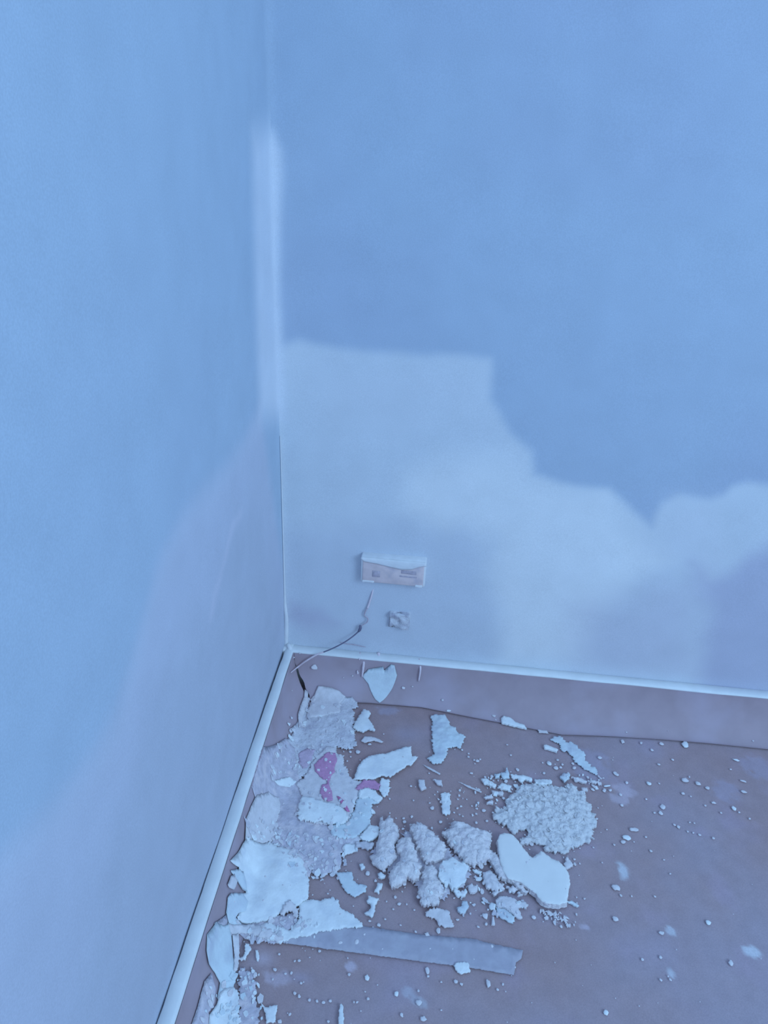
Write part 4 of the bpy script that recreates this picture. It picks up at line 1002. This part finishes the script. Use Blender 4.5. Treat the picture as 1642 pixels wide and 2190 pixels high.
# ------------------------------------------------------------------ wall box
def bevel_box(x0, x1, y0, y1, z0, z1, bev, seg=3, jit=0.0, seed=0, cuts=0):
    bm = bmesh.new(); bmesh.ops.create_cube(bm, size=1)
    for v in bm.verts:
        v.co = Vector((x0+(v.co.x+.5)*(x1-x0), y0+(v.co.y+.5)*(y1-y0), z0+(v.co.z+.5)*(z1-z0)))
    bmesh.ops.bevel(bm, geom=list(bm.edges), offset=bev, segments=seg, profile=0.5, affect='EDGES')
    if cuts: bmesh.ops.subdivide_edges(bm, edges=list(bm.edges), cuts=cuts, use_grid_fill=True)
    if jit:
        for v in bm.verts:
            n = noise.noise_vector(v.co*60+Vector((seed, 0, 0))); v.co += n*jit
    me = bpy.data.meshes.new('m'); bm.to_mesh(me); bm.free()
    me.polygons.foreach_set('use_smooth', [True]*len(me.polygons)); return me
DEP = 0.022
tl = back_pt(771, 1180); tr_ = back_pt(914, 1190)
bl = back_pt(774, 1247, -DEP); br = back_pt(907, 1257, -DEP)
bx0 = (tl.x+bl.x)/2; bx1 = (tr_.x+br.x)/2; bz1 = (tl.z+tr_.z)/2; bz0 = (bl.z+br.z)/2
o3 = Vector((bx0, 0, bz0)); bw = bx1-bx0; bh = bz1-bz0
box = empty('wall_box', o3)
tag(box, 'old cream surface-mounted box with painted-over top on the back wall', 'wall box')
def bpart(name, me, mat, parent=box):
    me.name = name; o = link(name, me, M[mat], parent); return o
bpart('body', bevel_box(0, bw, -DEP+0.002, 0.004, 0, bh, 0.003, 2), 'boxwhite')
bpart('front_cover', bevel_box(0.004, bw-0.004, -DEP-0.0005, -DEP+0.004, 0.003, bh-0.003, 0.002, 2), 'box')
# sagging skin of paint folded over the top edge of the front
sag = [(0.002, -.004), (0.05, -.010), (0.25, -.013), (0.45, -.0185), (0.62, -.022), (0.78, -.020), (0.86, -.014), (0.93, -.010), (0.985, -.009)]
vs = []; fs = []
for i in range(33):
    t = i/32; s = float(np.interp(t, [q[0] for q in sag], [q[1] for q in sag]))
    for j in range(6):
        k = j/5
        vs.append((t*bw, -DEP-0.0012-0.0016*math.sin(k*2.6), bh+0.0005+s*k))
for i in range(32):
    for j in range(5): fs.append((i*6+j, i*6+j+1, (i+1)*6+j+1, (i+1)*6+j))
o = bpart('paint_skin', mesh_of('paint_skin', vs, fs), 'boxwhite'); md = o.modifiers.new('t', 'SOLIDIFY'); md.thickness = 0.001; md.offset = 0
bpart('knockout', bevel_box(0.150*bw+.004, 0.150*bw+0.021, -DEP-0.0012, -DEP+0.001, 0.40*bh-0.008, 0.40*bh+0.008, 0.0007, 1), 'mark')
bpart('printed_mark', bevel_box(0.62*bw, 0.86*bw, -DEP-0.0008, -DEP+0.001, 0.50*bh, 0.50*bh+0.009, 0.0003, 1, 0.0006, 3, 4), 'mark')
bpart('printed_mark', bevel_box(0.60*bw, 0.87*bw, -DEP-0.0008, -DEP+0.001, 0.36*bh, 0.36*bh+0.004, 0.0003, 1, 0.0006, 5, 4), 'mark')
for x0, x1 in ((0.035, 0.21), (0.85, 0.965)):
    bpart('paint_blob', bevel_box(x0*bw, x1*bw, -DEP-0.002, -DEP+0.003, 0.001, 0.008, 0.0024, 3, 0.0022, x0*9, 2), 'boxwhite')
# rough square plaster block below it
tl = back_pt(833, 1304); tr_ = back_pt(878, 1309); bl = back_pt(832, 1345, -0.016); br = back_pt(874, 1349, -0.016)
X0 = (tl.x+bl.x)/2; X1 = (tr_.x+br.x)/2; Z1 = (tl.z+tr_.z)/2; Z0 = (bl.z+br.z)/2
me = bevel_box(0, X1-X0, -0.016, 0.004, 0, Z1-Z0, 0.003, 2, 0.0, 0, 5)
for v in me.vertices:
    n = noise.fractal(v.co*110, 1, 2, 3)
    v.co.y += (0.0035*n+0.004*noise.noise(v.co*70+Vector((5, 0, 0))) if v.co.y < -0.01 else 0)
    v.co.x += 0.0015*n; v.co.z += 0.0012*n
    if v.co.y < -0.010 and v.co.x < (X1-X0)*0.55 and v.co.z < (Z1-Z0)*0.75: v.co.y += 0.006
o = link('plaster_block', me, M['block']); o.location = (X0, 0, Z0)
tag(o, 'small rough square plaster block on the wall under the cream box', 'wall block')
